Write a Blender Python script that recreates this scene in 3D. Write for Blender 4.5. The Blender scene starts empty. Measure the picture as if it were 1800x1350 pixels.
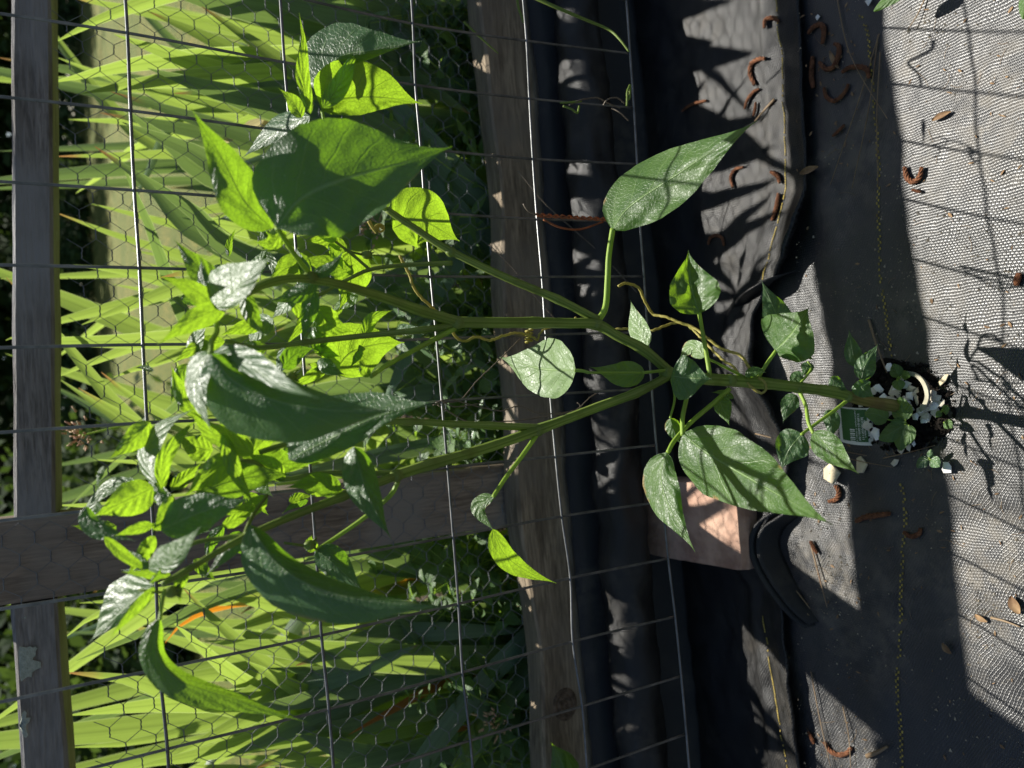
import bpy, math, random
from mathutils import Vector, noise

# ------------------------------------------------------------------ camera, sky, sun, exposure
H = 0.62                       # camera height above the garden fabric
FPX = 1300.0                   # focal length for an 1800 px wide picture
PITCH, ROLL, YAW = 0.48633, -0.05728, 0.0497
SUN_EL, SUN_AZ = math.radians(55.3), math.radians(21.5)   # sun behind the fence, a little to the right
EXPOSURE = 0.95

sc = bpy.context.scene
col = sc.collection
_F = Vector((0, math.cos(PITCH), -math.sin(PITCH)))
_U0 = Vector((0, math.sin(PITCH), math.cos(PITCH)))
_R0 = Vector((1, 0, 0))
_R = _R0 * math.cos(ROLL) + _U0 * math.sin(ROLL)
_U = _U0 * math.cos(ROLL) - _R0 * math.sin(ROLL)
CAM = Vector((0, 0, H))
cd = bpy.data.cameras.new('camera')
cd.sensor_width = 36.0
cd.lens = 36.0 * FPX / 1800.0
cd.clip_start = 0.01
cd.clip_end = 500
cd.dof.use_dof = True
cd.dof.focus_distance = 0.56
cd.dof.aperture_fstop = 8.0
co = bpy.data.objects.new('camera', cd)
col.objects.link(co)
bx, by, bz = -_U, _R, -_F      # the phone was held upright: the picture lies on its side
from mathutils import Matrix
co.matrix_world = Matrix(((bx.x, by.x, bz.x, CAM.x), (bx.y, by.y, bz.y, CAM.y), (bx.z, by.z, bz.z, CAM.z), (0, 0, 0, 1)))
sc.camera = co

w = bpy.data.worlds.new('World')
sc.world = w
w.use_nodes = True
nt = w.node_tree
sky = nt.nodes.new('ShaderNodeTexSky')
sky.sky_type = 'NISHITA'
sky.sun_disc = False
sky.sun_elevation = SUN_EL
sky.sun_rotation = SUN_AZ
nt.links.new(sky.outputs[0], nt.nodes['Background'].inputs[0])
nt.nodes['Background'].inputs[1].default_value = 0.05
sd = bpy.data.lights.new('sun', 'SUN')
sd.energy = 5.0
sd.angle = math.radians(0.53)
sd.color = (1.0, 0.96, 0.88)
so = bpy.data.objects.new('sun', sd)
col.objects.link(so)
SUN = Vector((math.sin(SUN_AZ) * math.cos(SUN_EL), math.cos(SUN_AZ) * math.cos(SUN_EL), math.sin(SUN_EL)))
so.rotation_euler = SUN.to_track_quat('Z', 'Y').to_euler()
so.location = SUN * 20
sc.view_settings.view_transform = 'Standard'
sc.view_settings.look = 'None'
sc.view_settings.exposure = EXPOSURE
sc.view_settings.gamma = 1
sc.view_settings.use_curve_mapping = False

# ------------------------------------------------------------------ helpers
RND = random.Random(7)

def ray(x, y):
    return _F + _R * ((675 - y) / FPX) + _U * ((900 - x) / FPX)

def P(x, y, Y):                # point of the sight line at ground distance Y
    d = ray(x, y)
    return CAM + d * (Y / d.y)

def G(x, y, z=0.0):            # point of the sight line at height z
    d = ray(x, y)
    return CAM + d * ((z - H) / d.z)

E1 = Vector((math.cos(YAW), math.sin(YAW), 0))   # along the fence
EN = Vector((-math.sin(YAW), math.cos(YAW), 0))  # away from the camera

def FP(x, y, D):               # point of the sight line on a plane parallel to the fence
    d = ray(x, y)
    return CAM + d * (D / d.dot(EN))

def FW(a, D, z):               # fence coordinates: along, distance, height
    return E1 * a + EN * D + Vector((0, 0, z))

def fc(p):
    return p.dot(E1), p.dot(EN), p.z

def spline(pts, n):
    pts = [Vector(p) for p in pts]
    if len(pts) == 2:
        return [pts[0].lerp(pts[1], i / (n - 1)) for i in range(n)]
    q = [pts[0] * 2 - pts[1]] + pts + [pts[-1] * 2 - pts[-2]]
    L = [0]
    for a, b in zip(pts, pts[1:]):
        L.append(L[-1] + (b - a).length)
    out = []
    for i in range(n):
        s = L[-1] * i / (n - 1)
        k = 0
        while k < len(pts) - 2 and s > L[k + 1]:
            k += 1
        t = (s - L[k]) / max(1e-9, L[k + 1] - L[k])
        p0, p1, p2, p3 = q[k], q[k + 1], q[k + 2], q[k + 3]
        out.append(0.5 * ((2 * p1) + (p2 - p0) * t + (2 * p0 - 5 * p1 + 4 * p2 - p3) * t * t + (3 * p1 - p0 - 3 * p2 + p3) * t ** 3))
    return out

class MB:
    def __init__(s):
        s.v = []; s.f = []; s.uv = []
    def face(s, idx, uv=None):
        s.f.append(tuple(idx)); s.uv.append(uv or [(0, 0)] * len(idx))
    def grid(s, rows, uvs=None, close=False):
        b = len(s.v); n = len(rows[0])
        for r in rows:
            s.v.extend(tuple(p) for p in r)
        for i in range(len(rows) - 1):
            for j in range(n if close else n - 1):
                j2 = (j + 1) % n
                ids = (b + i * n + j, b + i * n + j2, b + (i + 1) * n + j2, b + (i + 1) * n + j)
                u = None
                if uvs:
                    u = [uvs[i][j], uvs[i][j2], uvs[i + 1][j2], uvs[i + 1][j]]
                s.face(ids, u)
    def tube(s, pts, r, sides=8, cap=True, ridge=0.0):
        n = len(pts)
        rr = r if isinstance(r, (list, tuple)) else [r] * n
        pts = [Vector(p) for p in pts]
        up = None; rows = []; uvs = []; L = 0
        for i in range(n):
            t = (pts[min(i + 1, n - 1)] - pts[max(i - 1, 0)])
            t = t.normalized() if t.length > 1e-9 else Vector((0, 0, 1))
            if up is None:
                up = t.orthogonal().normalized()
            up = (up - t * up.dot(t)).normalized()
            sd_ = t.cross(up)
            if i:
                L += (pts[i] - pts[i - 1]).length
            row = []
            for k in range(sides):
                a = 2 * math.pi * k / sides
                q = rr[i] * (1 + (ridge if k % 2 else -ridge))
                row.append(pts[i] + (up * math.cos(a) + sd_ * math.sin(a)) * q)
            rows.append(row)
            uvs.append([(k / sides, L) for k in range(sides)])
        b = len(s.v)
        s.grid(rows, uvs, True)
        if cap:
            s.face([b + k for k in range(sides)][::-1])
            s.face([b + (n - 1) * sides + k for k in range(sides)])
    def box(s, o, ax, ay, az, jit=0.0):
        b = len(s.v)
        for k in range(8):
            p = o + ax * (k & 1) + ay * ((k >> 1) & 1) + az * ((k >> 2) & 1)
            if jit:
                p = p + Vector((RND.uniform(-jit, jit), RND.uniform(-jit, jit), RND.uniform(-jit, jit)))
            s.v.append(tuple(p))
        for f in ((0, 2, 3, 1), (4, 5, 7, 6), (0, 1, 5, 4), (2, 6, 7, 3), (0, 4, 6, 2), (1, 3, 7, 5)):
            s.face([b + i for i in f])
    def build(s, name, mat, parent=None, smooth=True):
        me = bpy.data.meshes.new(name)
        me.from_pydata(s.v, [], s.f)
        ul = me.uv_layers.new(name='UVMap')
        flat = [c for u in s.uv for p in u for c in p]
        ul.data.foreach_set('uv', flat)
        if smooth:
            me.polygons.foreach_set('use_smooth', [True] * len(me.polygons))
        me.update()
        me.materials.append(mat)
        o = bpy.data.objects.new(name, me)
        col.objects.link(o)
        if parent:
            o.parent = parent
            o.matrix_parent_inverse = Matrix.Translation(-parent.location)
        return o

def tag(o, label=None, cat=None, group=None, kind=None):
    if label: o['label'] = label
    if cat: o['category'] = cat
    if group: o['group'] = group
    if kind: o['kind'] = kind
    return o

def empty(name, loc, label, cat, group=None):
    o = bpy.data.objects.new(name, None)
    o.empty_display_size = 0.02
    col.objects.link(o)
    o.location = loc
    return tag(o, label, cat, group)

# ------------------------------------------------------------------ materials
class NT:
    def __init__(s, name):
        s.m = bpy.data.materials.new(name)
        s.m.use_nodes = True
        s.t = s.m.node_tree
        s.t.nodes.clear()
        s.out = s.t.nodes.new('ShaderNodeOutputMaterial')
    def n(s, typ, **kw):
        nd = s.t.nodes.new('ShaderNode' + typ)
        for k, v in kw.items():
            setattr(nd, k, v)
        return nd
    def l(s, a, b):
        s.t.links.new(a, b)
    def setin(s, sock, v):
        if hasattr(v, 'is_linked') or hasattr(v, 'node'):
            s.l(v, sock)
        else:
            sock.default_value = v
    def math(s, op, a, b=0.0, c=0.0, clamp=False):
        nd = s.n('Math', operation=op, use_clamp=clamp)
        for i, v in enumerate((a, b, c)):
            s.setin(nd.inputs[i], v)
        return nd.outputs[0]
    def ramp(s, v, lo, hi, a=0.0, b=1.0):
        nd = s.n('MapRange', interpolation_type='SMOOTHSTEP')
        for i, q in enumerate((v, lo, hi, a, b)):
            s.setin(nd.inputs[i], q)
        return nd.outputs[0]
    def mix(s, f, a, b, blend='MIX'):
        nd = s.n('Mix', data_type='RGBA', blend_type=blend)
        s.setin(nd.inputs[0], f)
        for i, v in ((6, a), (7, b)):
            if isinstance(v, tuple):
                v = v + (1,) if len(v) == 3 else v
            s.setin(nd.inputs[i], v)
        return nd.outputs[2]
    def noise(s, vec, scale, detail=3, rough=0.55, dist=0.0):
        nd = s.n('TexNoise')
        if vec is not None: s.l(vec, nd.inputs['Vector'])
        nd.inputs['Scale'].default_value = scale
        nd.inputs['Detail'].default_value = detail
        nd.inputs['Roughness'].default_value = rough
        nd.inputs['Distortion'].default_value = dist
        return nd.outputs['Fac']
    def coord(s, kind='Object'):
        return s.n('TexCoord').outputs[kind]
    def mapping(s, vec, scale=(1, 1, 1), rot=(0, 0, 0)):
        nd = s.n('Mapping')
        s.l(vec, nd.inputs[0])
        nd.inputs['Scale'].default_value = scale
        nd.inputs['Rotation'].default_value = rot
        return nd.outputs[0]
    def bump(s, h, strength, dist, nrm=None):
        nd = s.n('Bump')
        nd.inputs['Strength'].default_value = strength
        nd.inputs['Distance'].default_value = dist
        s.l(h, nd.inputs['Height'])
        if nrm: s.l(nrm, nd.inputs['Normal'])
        return nd.outputs[0]
    def principled(s, color, rough=0.6, spec=0.5, normal=None, metallic=0.0):
        p = s.n('BsdfPrincipled')
        if isinstance(color, tuple): color = color + (1,) if len(color) == 3 else color
        s.setin(p.inputs['Base Color'], color)
        s.setin(p.inputs['Roughness'], rough)
        s.setin(p.inputs['Specular IOR Level'], spec)
        s.setin(p.inputs['Metallic'], metallic)
        if normal: s.l(normal, p.inputs['Normal'])
        return p.outputs[0]
    def done(s, sh):
        s.l(sh, s.out.inputs[0])
        return s.m

def leaf_material(name, refl, refl2, trans, tmix=0.5, rough=0.43, nv=6.5, veinc=(0.27, 0.40, 0.15), spec=0.62, slant=1.7):
    t = NT(name)
    uv = t.coord('UV')
    sp = t.n('SeparateXYZ'); t.l(uv, sp.inputs[0])
    u, v = sp.outputs[0], sp.outputs[1]
    su = t.math('SUBTRACT', u, 0.5)
    a = t.math('MULTIPLY', t.math('ABSOLUTE', su), 2.0)
    side = t.math('MULTIPLY', t.math('GREATER_THAN', su, 0.0), 0.42)
    wob = t.math('MULTIPLY', t.noise(t.coord('Object'), 90, 2), 0.35)
    q = t.math('ADD', t.math('ADD', t.math('SUBTRACT', t.math('MULTIPLY', v, nv), t.math('MULTIPLY', t.math('POWER', a, 0.85), slant)), side), wob)
    f = t.math('ABSOLUTE', t.math('SUBTRACT', t.math('FRACT', q), 0.5))
    lat = t.math('MULTIPLY', t.ramp(f, 0.0, 0.05, 1.0, 0.0), t.ramp(a, 0.55, 0.95, 1.0, 0.1))
    mid = t.ramp(a, 0.012, 0.05, 1.0, 0.0)
    vein = t.math('MAXIMUM', t.math('MULTIPLY', lat, 0.6), mid)
    vor = t.n('TexVoronoi', feature='DISTANCE_TO_EDGE'); t.l(t.coord('Object'), vor.inputs['Vector']); vor.inputs['Scale'].default_value = 420
    net = t.ramp(vor.outputs['Distance'], 0.0, 0.12, 1.0, 0.0)
    nz = t.noise(t.coord('Object'), 35, 4)
    puff = t.math('COSINE', t.math('MULTIPLY', f, 2 * math.pi))
    h = t.math('ADD', t.math('ADD', t.math('MULTIPLY', vein, -0.55), t.math('MULTIPLY', t.math('MULTIPLY', puff, t.math('MULTIPLY', t.ramp(a, 0.05, 0.35), t.ramp(t.noise(t.coord('Object'), 55, 2), 0.3, 0.7))), 0.34)), t.math('ADD', t.math('MULTIPLY', t.noise(t.coord('Object'), 120, 4, 0.6), 0.75), t.math('MULTIPLY', net, -0.12)))
    nb = t.bump(h, 0.6, 0.0017)
    c = t.mix(t.ramp(nz, 0.35, 0.65), refl, refl2)
    c = t.mix(t.math('MULTIPLY', net, 0.22), c, veinc)
    spk = t.ramp(t.noise(t.coord('Object'), 700, 1), 0.74, 0.80)
    c = t.mix(t.math('MULTIPLY', spk, 0.6), c, (0.45, 0.5, 0.32))
    c = t.mix(t.math('MULTIPLY', vein, 0.75), c, veinc)
    brn = t.math('MULTIPLY', t.ramp(a, 0.86, 1.0), t.ramp(t.noise(t.coord('Object'), 45, 2), 0.60, 0.68))
    c = t.mix(brn, c, (0.30, 0.19, 0.07))
    tc = t.mix(t.ramp(nz, 0.3, 0.7), trans, tuple(q_ * 0.8 for q_ in trans))
    tc = t.mix(t.math('MAXIMUM', t.math('MULTIPLY', vein, 0.75), t.math('MULTIPLY', net, 0.4)), tc, tuple(q_ * 0.35 for q_ in trans))
    p = t.principled(c, t.math('ADD', rough - 0.08, t.math('MULTIPLY', nz, 0.16)), spec, nb)
    tr = t.n('BsdfTranslucent'); t.l(tc, tr.inputs[0]); t.l(nb, tr.inputs[1])
    mx = t.n('MixShader'); mx.inputs[0].default_value = tmix
    t.l(p, mx.inputs[1]); t.l(tr.outputs[0], mx.inputs[2])
    return t.done(mx.outputs[0])

M = {}
M['leaf'] = leaf_material('pepper_leaf', (0.045, 0.105, 0.026), (0.075, 0.15, 0.035), (0.36, 0.64, 0.025), 0.46)
M['leaf_young'] = leaf_material('pepper_leaf_young', (0.07, 0.15, 0.03), (0.10, 0.19, 0.04), (0.45, 0.74, 0.03), 0.50)
M['leaf_dark'] = leaf_material('pepper_leaf_shaded', (0.035, 0.085, 0.035), (0.05, 0.11, 0.04), (0.30, 0.60, 0.02), 0.38)  # darker copy of the leaf green: shade on the dim leaves put into the colour
M['leaf_pale'] = leaf_material('pepper_leaf_pale', (0.16, 0.25, 0.10), (0.20, 0.30, 0.13), (0.45, 0.62, 0.10), 0.40)
M['weed'] = leaf_material('weed_leaf', (0.05, 0.12, 0.03), (0.08, 0.16, 0.04), (0.38, 0.62, 0.05), 0.42, rough=0.5, nv=4)
M['weed_grey'] = leaf_material('weed_leaf_glossy', (0.08, 0.15, 0.07), (0.11, 0.19, 0.09), (0.28, 0.45, 0.06), 0.3, rough=0.33, nv=4)

def iris_material(name, refl, trans, tmix):
    t = NT(name)
    uv = t.coord('UV')
    sp = t.n('SeparateXYZ'); t.l(uv, sp.inputs[0])
    st = t.noise(t.mapping(uv, (26, 0.7, 1)), 1.0, 3)
    mid = t.ramp(t.math('ABSOLUTE', t.math('SUBTRACT', sp.outputs[0], 0.5)), 0.0, 0.09, 1.0, 0.0)
    edge = t.ramp(t.math('ABSOLUTE', t.math('SUBTRACT', sp.outputs[0], 0.5)), 0.44, 0.5, 0.0, 1.0)
    nz = t.noise(t.coord('Object'), 9, 3)
    c = t.mix(t.ramp(st, 0.3, 0.7), refl, tuple(q * 1.35 for q in refl))
    tc = t.mix(t.ramp(st, 0.3, 0.7), tuple(q * 0.78 for q in trans), trans)
    tc = t.mix(t.ramp(nz, 0.4, 0.75, 0, 0.5), tc, (trans[0] * 1.0, trans[1] * 0.95, trans[2]))
    tc = t.mix(t.math('MULTIPLY', mid, 0.45), tc, tuple(q * 0.45 for q in trans))
    tc = t.mix(t.math('MULTIPLY', edge, 0.6), tc, (0.75, 0.9, 0.35))
    rnd = t.n('ObjectInfo').outputs['Random']
    hue = t.math('MULTIPLY', t.math('SUBTRACT', rnd, 0.4), 0.9, clamp=True)
    tc = t.mix(hue, tc, tuple(q * 0.55 for q in trans))
    tipm = t.math('MULTIPLY', t.ramp(t.math('ADD', sp.outputs[1], t.math('MULTIPLY', nz, 0.12)), 1.0, 1.06), t.math('GREATER_THAN', rnd, 0.75))
    spot = t.math('MULTIPLY', t.ramp(t.noise(t.coord('Object'), 70, 2), 0.76, 0.80), 0.5)
    tipm = t.math('MAXIMUM', tipm, spot)
    c = t.mix(tipm, c, (0.20, 0.11, 0.05)); tc = t.mix(tipm, tc, (0.45, 0.24, 0.08))
    nb = t.bump(st, 0.35, 0.001)
    p = t.principled(c, 0.42, 0.45, nb)
    tr = t.n('BsdfTranslucent'); t.l(tc, tr.inputs[0])
    mx = t.n('MixShader'); mx.inputs[0].default_value = tmix
    t.l(p, mx.inputs[1]); t.l(tr.outputs[0], mx.inputs[2])
    return t.done(mx.outputs[0])

M['iris'] = iris_material('iris_leaf', (0.085, 0.14, 0.065), (0.46, 0.64, 0.10), 0.48)
M['iris_grey'] = iris_material('iris_leaf_grey_shaded', (0.10, 0.165, 0.10), (0.25, 0.38, 0.08), 0.36)  # greyer blades; the shade on the dark ones is also in this colour
M['iris_dead'] = iris_material('iris_leaf_withered', (0.22, 0.10, 0.03), (0.80, 0.30, 0.02), 0.5)
M['iris_straw'] = iris_material('iris_leaf_straw', (0.36, 0.29, 0.17), (0.7, 0.6, 0.3), 0.4)

def stem_material(name, c1, c2, c3):
    t = NT(name)
    uv = t.coord('UV')
    st = t.noise(t.mapping(uv, (9, 4, 1)), 1.4, 2)
    nz = t.noise(t.coord('Object'), 40, 3)
    c = t.mix(t.ramp(st, 0.35, 0.65), c1, c2)
    c = t.mix(t.ramp(nz, 0.5, 0.75), c, c3)
    nb = t.bump(st, 0.5, 0.001)
    p = t.principled(c, 0.45, 0.45, nb)
    tr = t.n('BsdfTranslucent'); t.l(c, tr.inputs[0])
    mx = t.n('MixShader'); mx.inputs[0].default_value = 0.36
    t.l(p, mx.inputs[1]); t.l(tr.outputs[0], mx.inputs[2])
    return t.done(mx.outputs[0])

M['stem'] = stem_material('pepper_stem', (0.15, 0.23, 0.035), (0.30, 0.38, 0.10), (0.17, 0.21, 0.04))
M['stem_base'] = stem_material('pepper_stem_base', (0.19, 0.18, 0.04), (0.32, 0.28, 0.09), (0.20, 0.14, 0.05))
M['petiole'] = stem_material('pepper_petiole', (0.25, 0.40, 0.04), (0.38, 0.52, 0.10), (0.28, 0.42, 0.05))
M['tendril'] = stem_material('tendril', (0.38, 0.33, 0.07), (0.50, 0.43, 0.13), (0.30, 0.30, 0.06))
M['twig'] = stem_material('dry_twig', (0.16, 0.13, 0.10), (0.24, 0.20, 0.15), (0.12, 0.09, 0.06))
M['needle'] = stem_material('pine_needle', (0.30, 0.20, 0.11), (0.40, 0.29, 0.17), (0.24, 0.13, 0.07))
M['copper'] = stem_material('rusty_wire', (0.30, 0.10, 0.04), (0.42, 0.17, 0.07), (0.2, 0.07, 0.03))
M['grass_stem'] = stem_material('grass_stem', (0.16, 0.24, 0.04), (0.24, 0.32, 0.07), (0.2, 0.26, 0.05))

def wood_material(name, dark, light, scale, along=(1, 1, 1), grey=None, lichen=0.0, knots=None):
    t = NT(name)
    ob = t.coord('Object')
    v = t.mapping(ob, along)
    g = t.noise(v, scale, 6, 0.65, 0.6)
    g2 = t.noise(v, scale * 4.5, 4, 0.6)
    blot = t.noise(ob, 9, 4)
    c = t.mix(t.ramp(g, 0.3, 0.7), dark, light)
    c = t.mix(t.ramp(g2, 0.35, 0.6, 0.55, 0.0), c, tuple(q * 0.35 for q in dark))
    if grey:
        c = t.mix(t.ramp(blot, 0.35, 0.7), c, grey)
    hh = t.math('ADD', t.math('MULTIPLY', g, 0.6), t.math('MULTIPLY', g2, 0.6))
    if lichen:
        ln = t.noise(ob, 16, 7, 0.7)
        lm = t.ramp(ln, 1.0 - lichen, 1.02 - lichen)
        c = t.mix(lm, c, (0.42, 0.47, 0.38))
        hh = t.math('ADD', hh, t.math('MULTIPLY', lm, t.noise(ob, 260, 3)))
    nb = t.bump(hh, 0.7, 0.0022)
    return t.done(t.principled(c, 0.8, 0.25, nb))

M['post'] = wood_material('post_wood', (0.17, 0.125, 0.09), (0.36, 0.275, 0.20), 10, (9, 9, 0.8), (0.25, 0.215, 0.18))
M['rail'] = wood_material('rail_wood', (0.15, 0.135, 0.12), (0.30, 0.275, 0.25), 10, (0.8, 9, 9), (0.25, 0.245, 0.24), 0.36)
M['timber'] = wood_material('timber_wood', (0.14, 0.105, 0.068), (0.34, 0.265, 0.175), 10, (0.7, 8, 8), (0.19, 0.155, 0.115))

def fabric_material(name, dust, spec=0.8):
    t = NT(name)
    uv = t.coord('UV')              # metres along and across the cloth
    sp = t.n('SeparateXYZ'); t.l(uv, sp.inputs[0])
    wx = t.math('MULTIPLY', t.noise(t.coord('Object'), 22, 3), 0.010)
    X = t.math('ADD', sp.outputs[0], wx); Yv = t.math('ADD', sp.outputs[1], wx)
    k1, k2 = 2 * math.pi / 0.0024, 2 * math.pi / 0.00135
    sx = t.math('SINE', t.math('MULTIPLY', X, k1))
    sy = t.math('SINE', t.math('MULTIPLY', Yv, k2))
    cell = t.math('SINE', t.math('ADD', t.math('MULTIPLY', X, k1 * 0.5), t.math('MULTIPLY', Yv, k2 * 0.5)))
    h = t.math('ADD', t.math('MULTIPLY', t.math('MULTIPLY', sx, sy), 0.5), t.math('ADD', t.math('MULTIPLY', sy, 0.45), t.math('MULTIPLY', cell, 0.35)))
    nf = t.noise(t.coord('Object'), 300, 3)
    nb_ = t.noise(t.coord('Object'), 7, 5, 0.65)
    nm = t.noise(t.coord('Object'), 60, 4, 0.7)
    d = t.math('MULTIPLY', t.ramp(nb_, 0.44, 0.68), t.ramp(nm, 0.36, 0.60))
    d = t.math('MAXIMUM', d, t.math('MULTIPLY', t.ramp(nf, 0.60, 0.72), 0.5))
    d = t.math('MULTIPLY', d, dust, clamp=True)
    thread = t.ramp(h, -0.5, 0.6)
    c = t.mix(thread, (0.003, 0.003, 0.003), (0.028, 0.028, 0.028))
    c = t.mix(d, c, (0.25, 0.21, 0.15))
    r = t.math('ADD', t.math('MULTIPLY', d, 0.35), t.math('ADD', 0.30, t.math('MULTIPLY', nm, 0.14)))
    hh = t.math('ADD', h, t.math('ADD', t.math('MULTIPLY', nf, 0.5), t.math('MULTIPLY', nm, 1.2)))
    nb = t.bump(hh, 0.45, 0.0005)
    return t.done(t.principled(c, r, spec, nb))

M['fabric'] = fabric_material('landscape_fabric', 0.32)
M['fabric_back'] = fabric_material('landscape_fabric_back', 0.12, 0.32)

def simple(name, c1, c2, scale, rough=0.7, spec=0.3, bump=0.3, bd=0.001, metallic=0.0):
    t = NT(name)
    nz = t.noise(t.coord('Object'), scale, 5, 0.65)
    c = t.mix(t.ramp(nz, 0.3, 0.7), c1, c2)
    nb = t.bump(t.noise(t.coord('Object'), scale * 3, 4), bump, bd)
    return t.done(t.principled(c, rough, spec, nb, metallic))

M['wire'] = simple('galvanised_wire', (0.10, 0.105, 0.105), (0.22, 0.22, 0.22), 60, 0.42, 0.6, 0.2, 0.0002, 0.75)
M['chicken'] = simple('chicken_wire', (0.10, 0.105, 0.11), (0.22, 0.23, 0.23), 80, 0.6, 0.4, 0.2, 0.0002, 0.3)
M['yellow'] = simple('yellow_thread', (0.16, 0.12, 0.03), (0.50, 0.37, 0.07), 160, 0.6)
M['soil'] = simple('potting_soil', (0.007, 0.006, 0.005), (0.024, 0.019, 0.015), 120, 0.95, 0.1, 1.0, 0.004)
M['earth'] = simple('bare_earth', (0.035, 0.025, 0.017), (0.075, 0.055, 0.037), 25, 0.95, 0.1, 1.0, 0.01)
M['sand'] = simple('sand_grain', (0.32, 0.25, 0.16), (0.50, 0.42, 0.30), 400, 0.8)
M['shell'] = simple('egg_shell', (0.46, 0.41, 0.32), (0.62, 0.56, 0.45), 60, 0.55, 0.35, 0.2)
M['shell_white'] = simple('egg_shell_white', (0.72, 0.70, 0.66), (0.80, 0.79, 0.76), 60, 0.5, 0.35, 0.2)
M['pot_rim'] = simple('paper_pot_rim', (0.24, 0.225, 0.16), (0.40, 0.375, 0.28), 70, 0.8, 0.2, 0.5)
M['catkin'] = simple('pine_catkin', (0.085, 0.032, 0.014), (0.21, 0.085, 0.038), 220, 0.8, 0.25, 1.0, 0.0015)
M['brick'] = simple('brick', (0.27, 0.155, 0.11), (0.46, 0.30, 0.22), 26, 0.9, 0.15, 1.0, 0.0022)
M['tag_green'] = simple('tag_green', (0.030, 0.085, 0.020), (0.045, 0.115, 0.028), 30, 0.5)
M['tag_white'] = simple('tag_white', (0.58, 0.56, 0.48), (0.70, 0.68, 0.60), 30, 0.55)
M['chip'] = simple('wood_chip', (0.50, 0.42, 0.27), (0.64, 0.55, 0.37), 45, 0.75)
M['leaf_litter'] = simple('dry_leaf', (0.14, 0.08, 0.04), (0.32, 0.21, 0.11), 60, 0.8)
M['bark'] = simple('bark', (0.035, 0.028, 0.022), (0.085, 0.07, 0.055), 12, 0.95, 0.1, 1.0, 0.02)
M['petal'] = simple('small_flower', (0.72, 0.70, 0.62), (0.80, 0.78, 0.70), 60, 0.6)
M['seedhead'] = simple('seed_head', (0.42, 0.34, 0.16), (0.55, 0.30, 0.22), 90, 0.7)

def lawn_material():
    t = NT('lawn')
    ob = t.coord('Object')
    a = t.noise(ob, 1.2, 5, 0.7); b = t.noise(t.mapping(ob, (14, 3, 14)), 4, 5, 0.7)
    c = t.mix(t.ramp(a, 0.35, 0.65), (0.15, 0.17, 0.025), (0.27, 0.23, 0.05))
    c = t.mix(t.ramp(b, 0.35, 0.65), tuple((0.08, 0.12, 0.02)), c)
    nb = t.bump(b, 0.9, 0.05)
    return t.done(t.principled(c, 0.8, 0.2, nb))
M['lawn'] = lawn_material()

def crown_material():
    t = NT('tree_leaves')
    nz = t.noise(t.coord('Object'), 1.5, 3)
    c = t.mix(t.ramp(nz, 0.35, 0.65), (0.025, 0.05, 0.018), (0.055, 0.09, 0.028))
    p = t.principled(c, 0.7, 0.1)
    tr = t.n('BsdfTranslucent'); tr.inputs[0].default_value = (0.12, 0.2, 0.03, 1)
    mx = t.n('MixShader'); mx.inputs[0].default_value = 0.3
    t.l(p, mx.inputs[1]); t.l(tr.outputs[0], mx.inputs[2])
    return t.done(mx.outputs[0])
M['crown'] = crown_material()

# ------------------------------------------------------------------ ground, fabric
D_TIMBER = 0.790        # front face of the bottom board
D_POST = 0.832
D_CHICK = 0.829
D_WIRE = 0.5268
YARD = 0.10             # level of the bed behind the board

def yard_z(Y):
    if Y < 2: return YARD
    if Y < 20: return YARD + 1.15 * ((Y - 2) / 18.0) ** 1.15
    return YARD + 1.15 + (Y - 20) * 0.02

mb = MB(); rows = []; uvs = []
ys = [0.86, 1.0, 1.3, 1.7, 2, 2.5, 3.2, 4, 5, 6.5, 8, 10, 12, 14, 17, 20, 26, 40, 80, 200]
xs = [-150, -60, -25, -12, -6, -3, -1.5, -0.7, 0, 0.7, 1.5, 3, 6, 12, 25, 60, 150]
for Y in ys:
    r = []
    for X in xs:
        k = min(1, (Y - 0.8) / 3.0)
        r.append(Vector((X, Y, yard_z(Y) + 0.03 * k * noise.noise(Vector((X * 0.6, Y * 0.6, 3))))))
    rows.append(r)
mb.grid(rows)
tag(mb.build('lawn', M['lawn']), kind='structure')

mb = MB(); rows = []
for Y in (-3.0, -1, 0, 0.4, 0.7, 0.86):
    rows.append([Vector((X, Y, -0.02)) for X in (-60, -5, -1, 0, 1, 5, 60)])
rows.append([Vector((X, 0.90, YARD + 0.001)) for X in (-60, -5, -1, 0, 1, 5, 60)])
rows.append([Vector((X, 1.5, YARD + 0.003)) for X in (-60, -5, -1, 0, 1, 5, 60)])
mb.grid(rows)
tag(mb.build('ground', M['earth']), kind='structure')

def n2(x, y, s, seed=0.0):
    return noise.noise(Vector((x * s, y * s, seed)))

def z_front(X, Y):
    z = 0.0045 * n2(X, Y, 11, 1.3) + 0.0022 * n2(X, Y, 34, 2.2) + 0.0010 * n2(X * 1.4, Y, 80, 4.2)
    z += 0.004 * math.exp(-((Y - 0.47 - 0.02 * math.sin(X * 9)) / 0.02) ** 2) * (0.5 + n2(X, 0, 6, 5))
    return z

mb = MB(); rows = []; uvs = []
NX, NY = 170, 90
for j in range(NY):
    Y = 0.0 + 0.62 * j / (NY - 1)
    r = []; u = []
    for i in range(NX):
        X = -0.9 + 1.8 * i / (NX - 1)
        r.append(Vector((X, Y, z_front(X, Y)))); u.append((X, Y))
    rows.append(r); uvs.append(u)
mb.grid(rows, uvs)
front = mb.build('landscape_fabric', M['fabric'])
tag(front, 'near sheet of black woven ground fabric with dashed yellow line around the pepper stem', 'ground fabric')

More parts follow.
